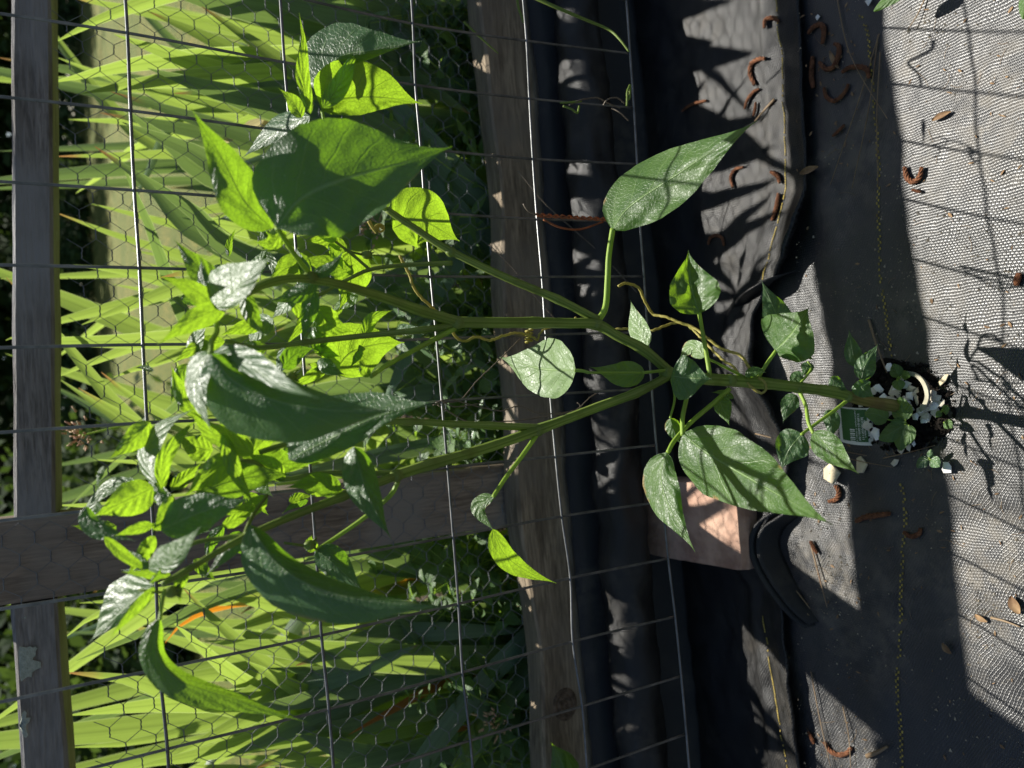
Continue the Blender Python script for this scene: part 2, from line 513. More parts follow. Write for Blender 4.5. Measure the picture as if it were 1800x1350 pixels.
# the second sheet laps over the first with a loose wavy edge
edge_px = [(1408, -160), (1412, -60), (1420, 60), (1426, 150), (1432, 250), (1434, 330), (1426, 400), (1415, 440), (1392, 480), (1362, 515), (1345, 560),
           (1348, 610), (1356, 660), (1385, 720), (1405, 790), (1398, 850), (1375, 905), (1350, 950), (1362, 1000), (1388, 1050), (1392, 1110), (1405, 1190), (1416, 1270), (1424, 1350), (1430, 1500)]
edge3 = [G(x, y, 0.0) for x, y in edge_px]
edge_s = sorted([(p.x, p.y) for p in edge3])

def edge_y(X):
    if X <= edge_s[0][0]: return edge_s[0][1]
    for (a, ya), (b, yb) in zip(edge_s, edge_s[1:]):
        if X <= b:
            t = (X - a) / (b - a); t = t * t * (3 - 2 * t)
            return ya + (yb - ya) * t
    return edge_s[-1][1]

def lift(X):
    return 0.007 + 0.006 * max(0, math.sin(X * 15 + 0.6)) + 0.022 * math.exp(-((X + 0.02) / 0.05) ** 2) + 0.02 * math.exp(-((X - 0.13) / 0.035) ** 2) + 0.012 * math.exp(-((X + 0.16) / 0.05) ** 2)

def wall_y(X):           # where the cloth climbs to the board
    return (0.745 + X * math.sin(YAW)) + 0.006 * n2(X, 0, 9, 4)

def z_back(X, Y):
    s = Y - edge_y(X)
    z = 0.005 + lift(X) * math.exp(-max(0, s) / 0.035)
    z += 0.0045 * n2(X, Y, 15, 8.8) + 0.0024 * n2(X, Y, 42, 3) + 0.0012 * n2(X, Y, 95, 6)
    z += 0.004 * math.exp(-((s - 0.045) / 0.008) ** 2)
    return max(z, z_front(X, Y) + 0.003)

mb = MB(); rows = []; uvs = []
NX, NS = 200, 46
for k in range(NS + 8):
    r = []; u = []
    for i in range(NX):
        X = -0.9 + 1.8 * i / (NX - 1)
        y0, y1 = edge_y(X), wall_y(X)
        if k < NS:
            t = (k / (NS - 1)) ** 1.4
            Y = y0 + (y1 - y0) * t
            z = z_back(X, Y)
            if k == 0: z -= 0.35 * lift(X)
        else:
            q = (k - NS + 1) / 8.0
            z = z_back(X, y1) + 0.135 * q
            Y = y1 + 0.036 * q + 0.004 * n2(X, q, 12, 6)
        r.append(Vector((X, Y, z))); u.append((X, Y + (z if k >= NS else 0)))
    rows.append(r); uvs.append(u)
mb.grid(rows, uvs)
back = mb.build('landscape_fabric', M['fabric_back'])
sol = back.modifiers.new('thick', 'SOLIDIFY'); sol.thickness = 0.0012; sol.offset = -1
tag(back, 'far sheet of black ground fabric with lifted wavy edge lapping up to the fence board', 'ground fabric')

# standing fold of the far sheet beside the brick
fold_px = [(1408, 885, 0.004), (1380, 905, 0.010), (1356, 925, 0.012), (1348, 955, 0.012), (1357, 990, 0.012), (1382, 1035, 0.010), (1410, 1075, 0.006), (1432, 1100, 0.003)]
fp = spline([G(x, y, z) for x, y, z in fold_px], 40)
for off, hmax in ((0.0, 0.030), (-0.0065, 0.026)):
    mb = MB(); rows = []; uvs = []
    for i, p in enumerate(fp):
        hh = hmax * math.sin(math.pi * min(1, max(0, (i + 2) / 43))) ** 0.6 + 0.003
        t = (fp[min(i + 1, 39)] - fp[max(i - 1, 0)]).normalized()
        sd_ = Vector((t.y, -t.x, 0)).normalized()
        r = []
        for k in range(7):
            zz = hh * k / 6
            r.append(Vector((p.x, p.y, 0)) + sd_ * (off + 0.004 * (k / 6) ** 2) + Vector((0, 0.004 * k / 6, zz - 0.002)))
        rows.append(r); uvs.append([(i * 0.006, k * 0.005) for k in range(7)])
    mb.grid(rows, uvs)
    fo = mb.build('fold', M['fabric_back'], back)
    so_ = fo.modifiers.new('thick', 'SOLIDIFY'); so_.thickness = 0.0018
    tag(fo, 'standing looped fold of the fabric edge')
# a smaller turned-over flap by the dark hollow on the right
mb = MB(); rows = []; uvs = []
flap = spline([G(1288, 548, 0.004), G(1310, 525, 0.018), G(1335, 505, 0.024), G(1360, 488, 0.020), G(1392, 476, 0.008)], 24)
for i, p in enumerate(flap):
    hh = 0.016 * math.sin(math.pi * (i + 1) / 25)
    rows.append([Vector((p.x, p.y + 0.006 * math.cos(a), p.z + hh * math.sin(a) - 0.004)) for a in [math.pi * k / 8 for k in range(9)]])
    uvs.append([(i * 0.005, k * 0.004) for k in range(9)])
mb.grid(rows, uvs)
mb.build('fold', M['fabric_back'], back)

def yellow_line(px, zf, parent, dash, wid, double):
    pts = [G(x, y, 0.0) for x, y in px]
    L = sum((b - a).length for a, b in zip(pts, pts[1:]))
    n = int(L / dash)
    sp_ = spline(pts, n * 2 + 1)
    m = MB()
    for i in range(n * 2):
        if RND.random() < 0.14: continue
        a, b = sp_[i], sp_[i + 1]
        t = (b - a).normalized(); s_ = Vector((-t.y, t.x, 0))
        sgn = (1 if i % 2 else -1) if double else 0
        row = []
        for q in (0.1, 0.9):
            c = a.lerp(b, q) + s_ * sgn * wid * 0.55
            c = c + Vector((RND.uniform(-1, 1), RND.uniform(-1, 1), 0)) * 0.0002
            l_ = c + s_ * wid * 0.5; r_ = c - s_ * wid * 0.5
            mid = Vector((c.x, c.y, zf(c.x, c.y) + 0.0018))
            l_ = Vector((l_.x, l_.y, zf(l_.x, l_.y) + 0.0008)); r_ = Vector((r_.x, r_.y, zf(r_.x, r_.y) + 0.0008))
            row.append([l_, mid, r_])
        m.grid(row)
    o = m.build('yellow_stitching', M['yellow'], parent)
    return tag(o, 'dashed yellow woven marker line', kind='stuff')

yellow_line([(1512, 25), (1530, 80), (1535, 180), (1545, 300), (1548, 400), (1550, 500), (1562, 600), (1572, 650)], z_front, front, 0.0055, 0.0016, True)
yellow_line([(1583, 850), (1590, 900), (1588, 980), (1585, 1050), (1583, 1130), (1580, 1200), (1585, 1300), (1583, 1400)], z_front, front, 0.0055, 0.0018, True)
yellow_line([(1372, -60), (1376, 30), (1384, 100), (1390, 190), (1394, 260), (1390, 340), (1383, 420), (1371, 465), (1358, 500)], z_back, back, 0.005, 0.0014, False)
yellow_line([(1352, 1075), (1363, 1150), (1375, 1210), (1388, 1270), (1400, 1350), (1405, 1420)], z_back, back, 0.005, 0.0014, False)

# rolled edge of cloth lying along the board
mb = MB(); rows = []; uvs = []
for i in range(300):
    a = -0.95 + 1.9 * i / 299
    cD, cz = 0.737 + 0.006 * n2(a, 0, 7, 2), 0.096 + 0.006 * n2(a, 1, 6, 9)
    r = []
    for k in range(29):
        th = 2 * math.pi * k / 28
        cxk, cyk = math.cos(th), math.sin(th)
        rr = 0.029 * (1 + 0.20 * n2(a, 2, 9, 1)) + 0.006 * noise.noise(Vector((a * 22, cxk * 1.6, cyk * 1.6))) + 0.0035 * abs(noise.noise(Vector((a * 60, cxk * 3, cyk * 3)))) - 0.002 * abs(noise.noise(Vector((a * 16 + cxk * 2, cyk * 4, 7))))
        r.append(FW(a, cD + cxk * rr, cz + cyk * rr))
    rows.append(r); uvs.append([(a, 0.2 * k / 28) for k in range(29)])
mb.grid(rows, uvs)
tag(mb.build('fabric_roll', M['fabric_back']), 'black rolled fabric tube lying along the foot of the fence board', 'fabric roll')

# ------------------------------------------------------------------ fence: post, rails, board, meshes
def plank(name, a0, a1, d0, d1, z0, z1, mat, label, nl=40, amp=0.0015, wave=0.0, vert=False, parent=None, tilt=(0, 0)):
    """a sawn timber with slightly uneven, eased edges"""
    m = MB(); rows = []
    b = 0.003
    for i in range(nl + 1):
        q = i / nl
        if vert:
            z = z0 + (z1 - z0) * q
            ring = [(a0, d0 + b), (a0 + b, d0), ((a0 + a1) / 2, d0), (a1 - b, d0), (a1, d0 + b), (a1, d1 - b), (a1 - b, d1), (a0 + b, d1), (a0, d1 - b)]
            rows.append([FW(a + amp * n2(z, k, 12, 3), d + amp * n2(z, k, 12, 8), z) for k, (a, d) in enumerate(ring)])
        else:
            a = a0 + (a1 - a0) * q
            wv = wave * n2(a, 3, 5, 2)
            dz_ = (a - tilt[0]) * tilt[1]
            ring = [(d0, z0 + b), (d0, (z0 + z1) / 2), (d0, z1 - b + wv), (d0 + b, z1 + wv), ((d0 + d1) / 2, z1 + wv), (d1 - b, z1 + wv), (d1, z1 - b + wv), (d1, z0 + b), (d1 - b, z0), (d0 + b, z0)]
            rows.append([FW(a, d + amp * n2(a, k, 12, 3), z + dz_ + amp * n2(a, k, 12, 8)) for k, (d, z) in enumerate(ring)])
    n = len(rows[0]); base = len(m.v)
    m.grid(rows, None, True)
    m.face([base + k for k in range(n)][::-1]); m.face([base + nl * n + k for k in range(n)])
    o = m.build(name, mat, parent, smooth=False)
    if label: tag(o, *label)
    return o

pa = fc(FP(450, 1005, D_POST))[0]
pb = fc(FP(50, 905, D_POST))[0]
pa0 = fc(FP(50, 1058, D_POST))[0]
PA0, PA1 = pa0, pa0 + 0.076
plank('fence_post', PA0, PA1, D_POST, D_POST + 0.089, -0.3, 0.95, M['post'], ('square weathered wooden post behind the hexagonal wire netting', 'fence post'), 60, 0.001, vert=True)
RF = D_POST + 0.006
q0, q1, q2 = FP(19, 20, RF), FP(23, 880, RF), FP(94, 450, RF)
rt = (fc(q0)[0], (q1.z - q0.z) / (fc(q1)[0] - fc(q0)[0]))
zt = q0.z; zb = zt - (q0.z + (fc(q2)[0] - rt[0]) * rt[1] - q2.z)
plank('fence_rail', PA1 + 0.002, 1.4, D_POST + 0.006, D_POST + 0.095, zb, zt, M['rail'], ('long grey weathered fence rail on the pepper side of the post', 'fence rail'), 60, 0.0012, tilt=rt)
q0, q1, q2 = FP(21, 1100, RF), FP(37, 1345, RF), FP(110, 1200, RF)
rt2 = (fc(q0)[0], (q1.z - q0.z) / (fc(q1)[0] - fc(q0)[0]))
zt2 = q0.z; zb2 = zt2 - (q0.z + (fc(q2)[0] - rt2[0]) * rt2[1] - q2.z)
plank('fence_rail', -1.4, PA0 - 0.002, D_POST + 0.004, D_POST + 0.093, zb2, zt2, M['rail'], ('short lichen-spotted fence rail beyond the post, at the lower left corner of the photo', 'fence rail'), 60, 0.0012, tilt=rt2)
zt3 = FP(872, 300, D_TIMBER).z
plank('bottom_board', -1.3, 1.4, D_TIMBER, D_TIMBER + 0.037, zt3 - 0.17, zt3, M['timber'], ('thick weathered bottom board of the fence with a knot and wavy top edge', 'fence board'), 120, 0.0016, 0.016)

# knot in the bottom board
kc = FP(993, 1238, D_TIMBER); m = MB(); rows = []
for i in range(9):
    rr = .017 * i / 8
    rows.append([kc - EN * (.0012 + .0010 * math.sin(i * 2.2)) + E1 * math.cos(a) * rr * 1.15 * (1 + .1 * noise.noise(Vector((math.cos(a), math.sin(a), 3)))) + Vector((0, 0, math.sin(a) * rr)) for a in [2 * math.pi * k / 26 for k in range(26)]])
m.grid(rows, None, True)
M['knot'] = simple('wood_knot', (0.05, 0.035, 0.022), (0.17, 0.12, 0.08), 160, 0.85, 0.2, 1.0, 0.002)
tag(m.build('knot', M['knot'], bpy.data.objects['bottom_board'], smooth=False), 'dark round knot')

# lichen crusts on the short rail
for i, (x, y, rr) in enumerate([(42, 1165, 0.016), (34, 1275, 0.012), (50, 1150, 0.008)]):
    c = FP(x, y, D_POST + 0.002)
    m = MB()
    N = 26
    m.v.append(tuple(c - EN * 0.001))
    for k in range(N):
        a = 2 * math.pi * k / N
        r_ = rr * (0.7 + 0.5 * noise.noise(Vector((math.cos(a) * 2, math.sin(a) * 2, i * 7.3))))
        q = c + E1 * math.cos(a) * r_ * 1.3 + Vector((0, 0, min(max(math.sin(a) * r_ * 0.9, -0.02), zt2 + (fc(c)[0] - rt2[0]) * rt2[1] - c.z - 0.004)))
        m.v.append(tuple(q))
    for k in range(N): m.face((0, 1 + k, 1 + (k + 1) % N))
    rail_l = bpy.data.objects['fence_rail.001']
    if i == 0: M['lichen'] = simple('lichen', (0.34, 0.38, 0.31), (0.50, 0.53, 0.45), 300, 0.95, 0.1, 1.0, 0.002)
    m.build('lichen_patch', M['lichen'], rail_l)

# welded wire panel
obs = {1: [(-4, 223.3, 56), (-3, 230, 193.3), (-2, 237.3, 333), (-1, 245, 470), (0, 251.7, 605), (1, 258, 743), (4, 281.7, 1176.7), (5, 293, 1318)],
       2: [(-4, 500, 108), (4, 564, 1118), (5, 578, 1248)],
       3: [(-5, 726, 40), (-4, 731, 148), (-1, 757, 485), (0, 767, 595), (1, 777, 705), (2, 787, 822), (3, 797, 943), (4, 807, 1062), (5, 813, 1183), (6, 827, 1303)],
       4: [(-5, 925, 70), (-4, 931, 171.7), (-3, 937, 278), (-2, 943, 384), (-1, 952, 486), (0, 960, 588), (1, 968, 693), (2, 977, 802), (3, 988, 908), (4, 1002, 1017), (5, 1007, 1129), (6, 1023, 1243)],
       5: [(-5, 1108, 92), (-4, 1114, 188), (-2, 1125, 388), (-1, 1132, 485), (1, 1145, 683), (4, 1174, 983), (5, 1186, 1085), (6, 1197, 1190)]}
X0, Z0 = 0.03859 / 1.0, H - 0.0138
node = {}
for k in range(0, 6):
    for j in range(-9, 11):
        node[(k, j)] = [X0 - j * 0.0508 + 0.526 * 0 + 0.0263, Z0 - (k - 1) * 0.1016]
for k, l_ in obs.items():
    for j, x, y in l_:
        a, d, z = fc(FP(x, y, D_WIRE)); node[(k, j)] = [a, z, 1]
for k in range(0, 6):        # unseen crossings follow their seen neighbours
    known = sorted(j for j in range(-9, 11) if len(node[(k, j)]) == 3)
    for j in range(-9, 11):
        if len(node[(k, j)]) == 3: continue
        if known:
            lo = [q for q in known if q < j]; hi = [q for q in known if q > j]
            if lo and hi:
                t = (j - lo[-1]) / (hi[0] - lo[-1]); A = node[(k, lo[-1])]; B = node[(k, hi[0])]
                node[(k, j)] = [A[0] + (B[0] - A[0]) * t, A[1] + (B[1] - A[1]) * t]
            else:
                q = lo[-1] if lo else hi[0]; A = node[(k, q)]
                node[(k, j)] = [A[0] - (j - q) * 0.0508, A[1]]
        else:
            A = node[(1, j)]; node[(k, j)] = [A[0], A[1] + 0.1016]
panel = empty('welded_wire_fence', FW(0, D_WIRE, node[(5, 0)][1]), 'grey welded wire mesh panel with tall rectangular openings hanging before the fence', 'wire fence')
rw = 0.00105
for j in range(-9, 11):
    pts = [FW(node[(0, j)][0], D_WIRE, node[(0, j)][1] + 0.06)] + [FW(node[(k, j)][0], D_WIRE + 0.0016 + 0.0012 * noise.noise(Vector((j, k * 1.7, 0))), node[(k, j)][1]) for k in range(6)]
    pts.append(pts[-1] + Vector((0, 0, -0.002)))
    m = MB(); m.tube(spline(pts, 36), rw, 8)
    m.build('vertical_wire', M['wire'], panel)
for k in range(6):
    pts = [FW(node[(k, j)][0], D_WIRE - 0.0002 + 0.001 * noise.noise(Vector((j * 1.3, k * 3.1, 5))), node[(k, j)][1] + 0.0012 * noise.noise(Vector((j * 2.1, k * 1.1, 9)))) for j in range(-9, 11)]
    m = MB(); m.tube(spline(pts, 110), rw, 8)
    m.build('horizontal_wire', M['wire'], panel)

# hexagonal netting
mb = MB()
pu, pv = 0.0385, 0.0128
def hexp(a, z):
    da = 0.0022 * noise.noise(Vector((a * 30, z * 30, 1))) + 0.004 * noise.noise(Vector((a * 7, z * 7, 2)))
    dz = 0.0022 * noise.noise(Vector((a * 30, z * 30, 4))) + 0.004 * noise.noise(Vector((a * 7, z * 7, 6)))
    dd = 0.003 * noise.noise(Vector((a * 9, z * 9, 8)))
    return FW(a + da, D_CHICK - 0.004 + dd * 0.8, z + dz)
for j in range(0, 46):
    z = 0.16 + j * pv
    for i in range(-20, 22):
        a = i * pu + (pu / 2 if j % 2 else 0)
        if z > zb - 0.004 and not (PA0 < a < PA1): continue
        hl = 0.0050
        p0, p1 = hexp(a - hl, z), hexp(a + hl, z)
        tw = []
        for q in range(5):
            c = p0.lerp(p1, q / 4.0)
            tw.append(c + Vector((0, 0, 0.00025 * (-1) ** q)))
        mb.tube(tw, 0.00062, 5, False)
        for sgn in (1, -1):
            e = hexp(a + pu / 2 - hl, z + sgn * pv)
            mb.tube([p1, e], 0.00036, 4, False)
net = mb.build('hexagonal_netting', M['chicken'])
tag(net, 'thin hexagonal chicken wire netting stretched across the post below the rail', 'wire netting')

# ------------------------------------------------------------------ leaves
def pepper_prof(t):
    return max(0.0, math.sin(math.pi * min(1, t) ** 0.62)) ** (1.0 + 0.55 * t * t) * (1 - 0.12 * t ** 3)

def leaf(parent, pts, wl, wr, Y, T=0.0, S=0.0, V=0.0, mat='leaf', name='leaf', wav=0.5, prof=pepper_prof, bend=0.0, n=28, m=8, seed=None):
    """pts: midrib from base to tip (sight lines); Y distance; T, S: how far the blade leans
    back (T) or sideways (S); V: dihedral of the two halves; bend: sag of the tip"""
    sd_ = RND.uniform(0, 50) if seed is None else seed
    mid = spline([(x, y, 0) for x, y in pts], n)
    cx = sum(p.x for p in mid) / n; cy = sum(p.y for p in mid) / n
    mp = Y / FPX
    ww = (abs(wl) + abs(wr)) * 0.5
    mbv = MB(); rows = []; uvs = []
    for i in range(n):
        t = i / (n - 1)
        d = mid[min(i + 1, n - 1)] - mid[max(i - 1, 0)]
        d.normalize()
        nx, ny = d.y, -d.x
        pr = prof(t) if 0 < i < n - 1 else 0.012
        r = []; u = []
        for k in range(-m, m + 1):
            s = abs(k) / m
            wd = (wl if k > 0 else wr) * pr
            sg = 1 if k > 0 else -1
            ed = 1 + s * s * (0.07 * noise.noise(Vector((t * 6, sg, sd_))) + 0.035 * noise.noise(Vector((t * 19, sg * 3, sd_))))
            x = mid[i].x + nx * wd * s * sg * ed
            y = mid[i].y + ny * wd * s * sg * ed
            dy = -(T * (x - mid[0].x) + S * (y - mid[0].y)) * mp
            dy += V * s ** 1.4 * pr * ww * mp
            dy += wav * ww * mp * pr * (0.22 * s * math.sin(t * 11 + sg * 1.3 + sd_) * s + 0.25 * noise.noise(Vector((t * 2.2, s * sg, sd_))) + 0.13 * noise.noise(Vector((t * 7, s * sg * 2.5, sd_))))
            dy += bend * (t - 0.4) ** 2 * ww * mp * 2
            r.append(P(x, y, Y + dy)); u.append((0.5 + 0.5 * s * sg, t))
        rows.append(r); uvs.append(u)
    mbv.grid(rows, uvs)
    return mbv.build(name, M[mat], parent)

STEM_PTS = []
def stem(parent, pts, r0, r1, mat='stem', name='stem', n=None, ridge=0.06, sides=14):
    """pts: (x, y, Y) sight lines with distance; radius in picture pixels"""
    p = [P(*q) for q in pts]
    n = n or 10 * len(pts)
    sp_ = spline(p, n)
    Ya = sum(q[2] for q in pts) / len(pts)
    dist = Ya * 1.12 / FPX
    rr = [(r0 + (r1 - r0) * i / (n - 1)) * dist * (1 + 0.05 * noise.noise(Vector((i * 0.7, r0, 1)))) for i in range(n)]
    if name in ('branch', 'main_stem'): STEM_PTS.extend(sp_)
    if name in ('branch', 'main_stem') and n > 20:        # swollen joints
        for i in range(n):
            for q in p[1:-1:2]:
                d_ = (sp_[i] - q).length / (rr[i] * 2.2)
                rr[i] *= 1 + 0.16 * math.exp(-d_ * d_)
    m = MB(); m.tube(sp_, rr, sides, True, ridge)
    return m.build(name, M[mat], parent)

base = G(1585, 714, 0.0)
pep = empty('pepper_plant', base, 'tall leafy pepper plant with ridged green stems in front of the wire panel', 'pepper plant')

# stems (x, y, distance)
stem(pep, [(1590, 716, .415), (1560, 711, .417), (1520, 704, .42), (1490, 696, .422)], 13, 12, 'stem_base', 'main_stem', ridge=0.10)
stem(pep, [(1492, 696, .422), (1460, 688, .424), (1400, 680, .427), (1330, 672, .43), (1235, 665, .432), (1165, 654, .434)], 11.5, 12, 'stem', 'main_stem', ridge=0.10)
stem(pep, [(1180, 656, .434), (1130, 614, .434), (1085, 590, .434), (1048, 570, .434), (1000, 568, .433), (940, 567, .432), (870, 567, .43), (800, 566, .427)], 9, 9, 'stem', 'branch', ridge=0.10)
stem(pep, [(808, 566, .427), (740, 546, .422), (650, 515, .41), (560, 492, .40), (490, 492, .39), (430, 516, .385), (383, 543, .38)], 9.5, 5, 'stem', 'branch')
stem(pep, [(800, 571, .427), (740, 580, .43), (640, 590, .44), (540, 601, .445), (455, 611, .45), (395, 600, .45)], 5.5, 3.5, 'stem', 'branch')
stem(pep, [(800, 577, .427), (770, 593, .427), (720, 620, .42), (680, 642, .415), (652, 662, .41)], 4.5, 3.5, 'petiole', 'branch')
stem(pep, [(1050, 562, .434), (980, 526, .438), (890, 488, .444), (790, 440, .45), (720, 395, .455), (680, 368, .455)], 7.5, 5.5, 'stem', 'branch')
stem(pep, [(795, 462, .452), (710, 466, .46), (650, 474, .462), (600, 497, .465), (540, 530, .465)], 4, 2.5, 'stem', 'branch')
stem(pep, [(650, 474, .462), (620, 448, .465), (590, 425, .468)], 2.6, 2, 'stem', 'branch')
stem(pep, [(1178, 660, .434), (1120, 690, .433), (1050, 716, .431), (950, 754, .428), (860, 786, .425), (760, 815, .42), (695, 836, .417)], 8.5, 8.5, 'stem', 'branch', ridge=0.10)
stem(pep, [(700, 835, .417), (600, 874, .41), (520, 905, .403), (440, 940, .395), (380, 972, .39), (330, 1002, .387), (285, 1028, .385)], 7.5, 4, 'stem', 'branch')
stem(pep, [(950, 752, .428), (860, 748, .43), (790, 745, .432), (720, 741, .433), (640, 745, .435), (540, 770, .437), (455, 795, .438)], 6.5, 4, 'stem', 'branch')
stem(pep, [(705, 832, .417), (640, 832, .425), (560, 833, .43), (490, 842, .432), (430, 810, .432), (300, 860, .432)], 4.5, 2.5, 'stem', 'branch')
stem(pep, [(700, 846, .417), (685, 872, .42), (640, 910, .425), (590, 945, .43), (555, 968, .43)], 3.8, 3, 'petiole', 'petiole')
stem(pep, [(440, 940, .395), (400, 945, .40), (340, 955, .405), (290, 985, .405), (262, 1000, .405)], 3.5, 2.5, 'stem', 'branch')
stem(pep, [(430, 940, .398), (445, 905, .41), (470, 870, .42)], 3, 2.5, 'stem', 'branch')
stem(pep, [(290, 1035, .386), (285, 1060, .385), (281, 1090, .383)], 2.6, 2.4, 'petiole', 'petiole')
stem(pep, [(1050, 566, .434), (1064, 540, .436), (1068, 490, .437), (1070, 450, .436), (1077, 402, .434)], 6, 5, 'petiole', 'petiole')
stem(pep, [(944, 764, .428), (915, 805, .422), (890, 838, .417), (867, 873, .412)], 4.2, 3.4, 'petiole', 'petiole')
stem(pep, [(1212, 676, .42), (1206, 705, .412), (1200, 735, .405), (1200, 765, .40)], 4.4, 4.4, 'petiole', 'petiole')
stem(pep, [(1282, 684, .428), (1255, 708, .425), (1215, 742, .42), (1185, 775, .415), (1174, 795, .413)], 5, 4.2, 'petiole', 'petiole')
stem(pep, [(1248, 662, .43), (1243, 630, .432), (1236, 590, .434), (1229, 550, .436)], 4.6, 4, 'petiole', 'petiole')
stem(pep, [(1330, 668, .43), (1346, 642, .425), (1364, 616, .42)], 4.4, 3.6, 'petiole', 'petiole')
stem(pep, [(1404, 686, .427), (1416, 712, .418), (1421, 742, .41), (1430, 762, .405)], 4.2, 3.8, 'petiole', 'petiole')
stem(pep, [(1492, 702, .423), (1462, 725, .425), (1430, 748, .428), (1408, 764, .43)], 4, 3, 'petiole', 'petiole')
stem(pep, [(1318, 668, .43), (1280, 648, .433), (1240, 628, .436)], 3.2, 2.4, 'petiole', 'petiole')
stem(pep, [(1176, 650, .432), (1150, 653, .43), (1130, 655, .428)], 3.4, 2.8, 'petiole', 'petiole')
stem(pep, [(1035, 655, .43), (1025, 652, .432), (1010, 651, .435)], 3, 3, 'petiole', 'petiole')
stem(pep, [(1130, 655, .43), (1085, 655, .432), (1035, 655, .433)], 2, 2.4, 'petiole', 'petiole')
stem(pep, [(1172, 640, .436), (1155, 630, .44), (1137, 608, .442)], 2.6, 2.2, 'petiole', 'petiole')
stem(pep, [(1180, 665, .43), (1186, 700, .43), (1178, 735, .43)], 2.6, 2.2, 'petiole', 'petiole')
stem(pep, [(375, 555, .385), (382, 580, .375), (372, 600, .365), (371, 622, .36)], 3.4, 4, 'petiole', 'petiole')
stem(pep, [(545, 482, .40), (520, 450, .385), (500, 420, .375), (487, 400, .37)], 4, 3.6, 'petiole', 'petiole')
stem(pep, [(600, 340, .45), (580, 260, .45), (566, 195, .45)], 3, 2.4, 'petiole', 'petiole')
stem(pep, [(680, 368, .455), (640, 350, .452), (600, 340, .45)], 4, 3, 'petiole', 'petiole')
stem(pep, [(1400, 682, .427), (1425, 650, .43), (1420, 635, .432)], 3, 2.4, 'petiole', 'petiole')
stem(pep, [(1500, 700, .42), (1512, 680, .415), (1514, 668, .413)], 2.6, 2.2, 'petiole', 'petiole')

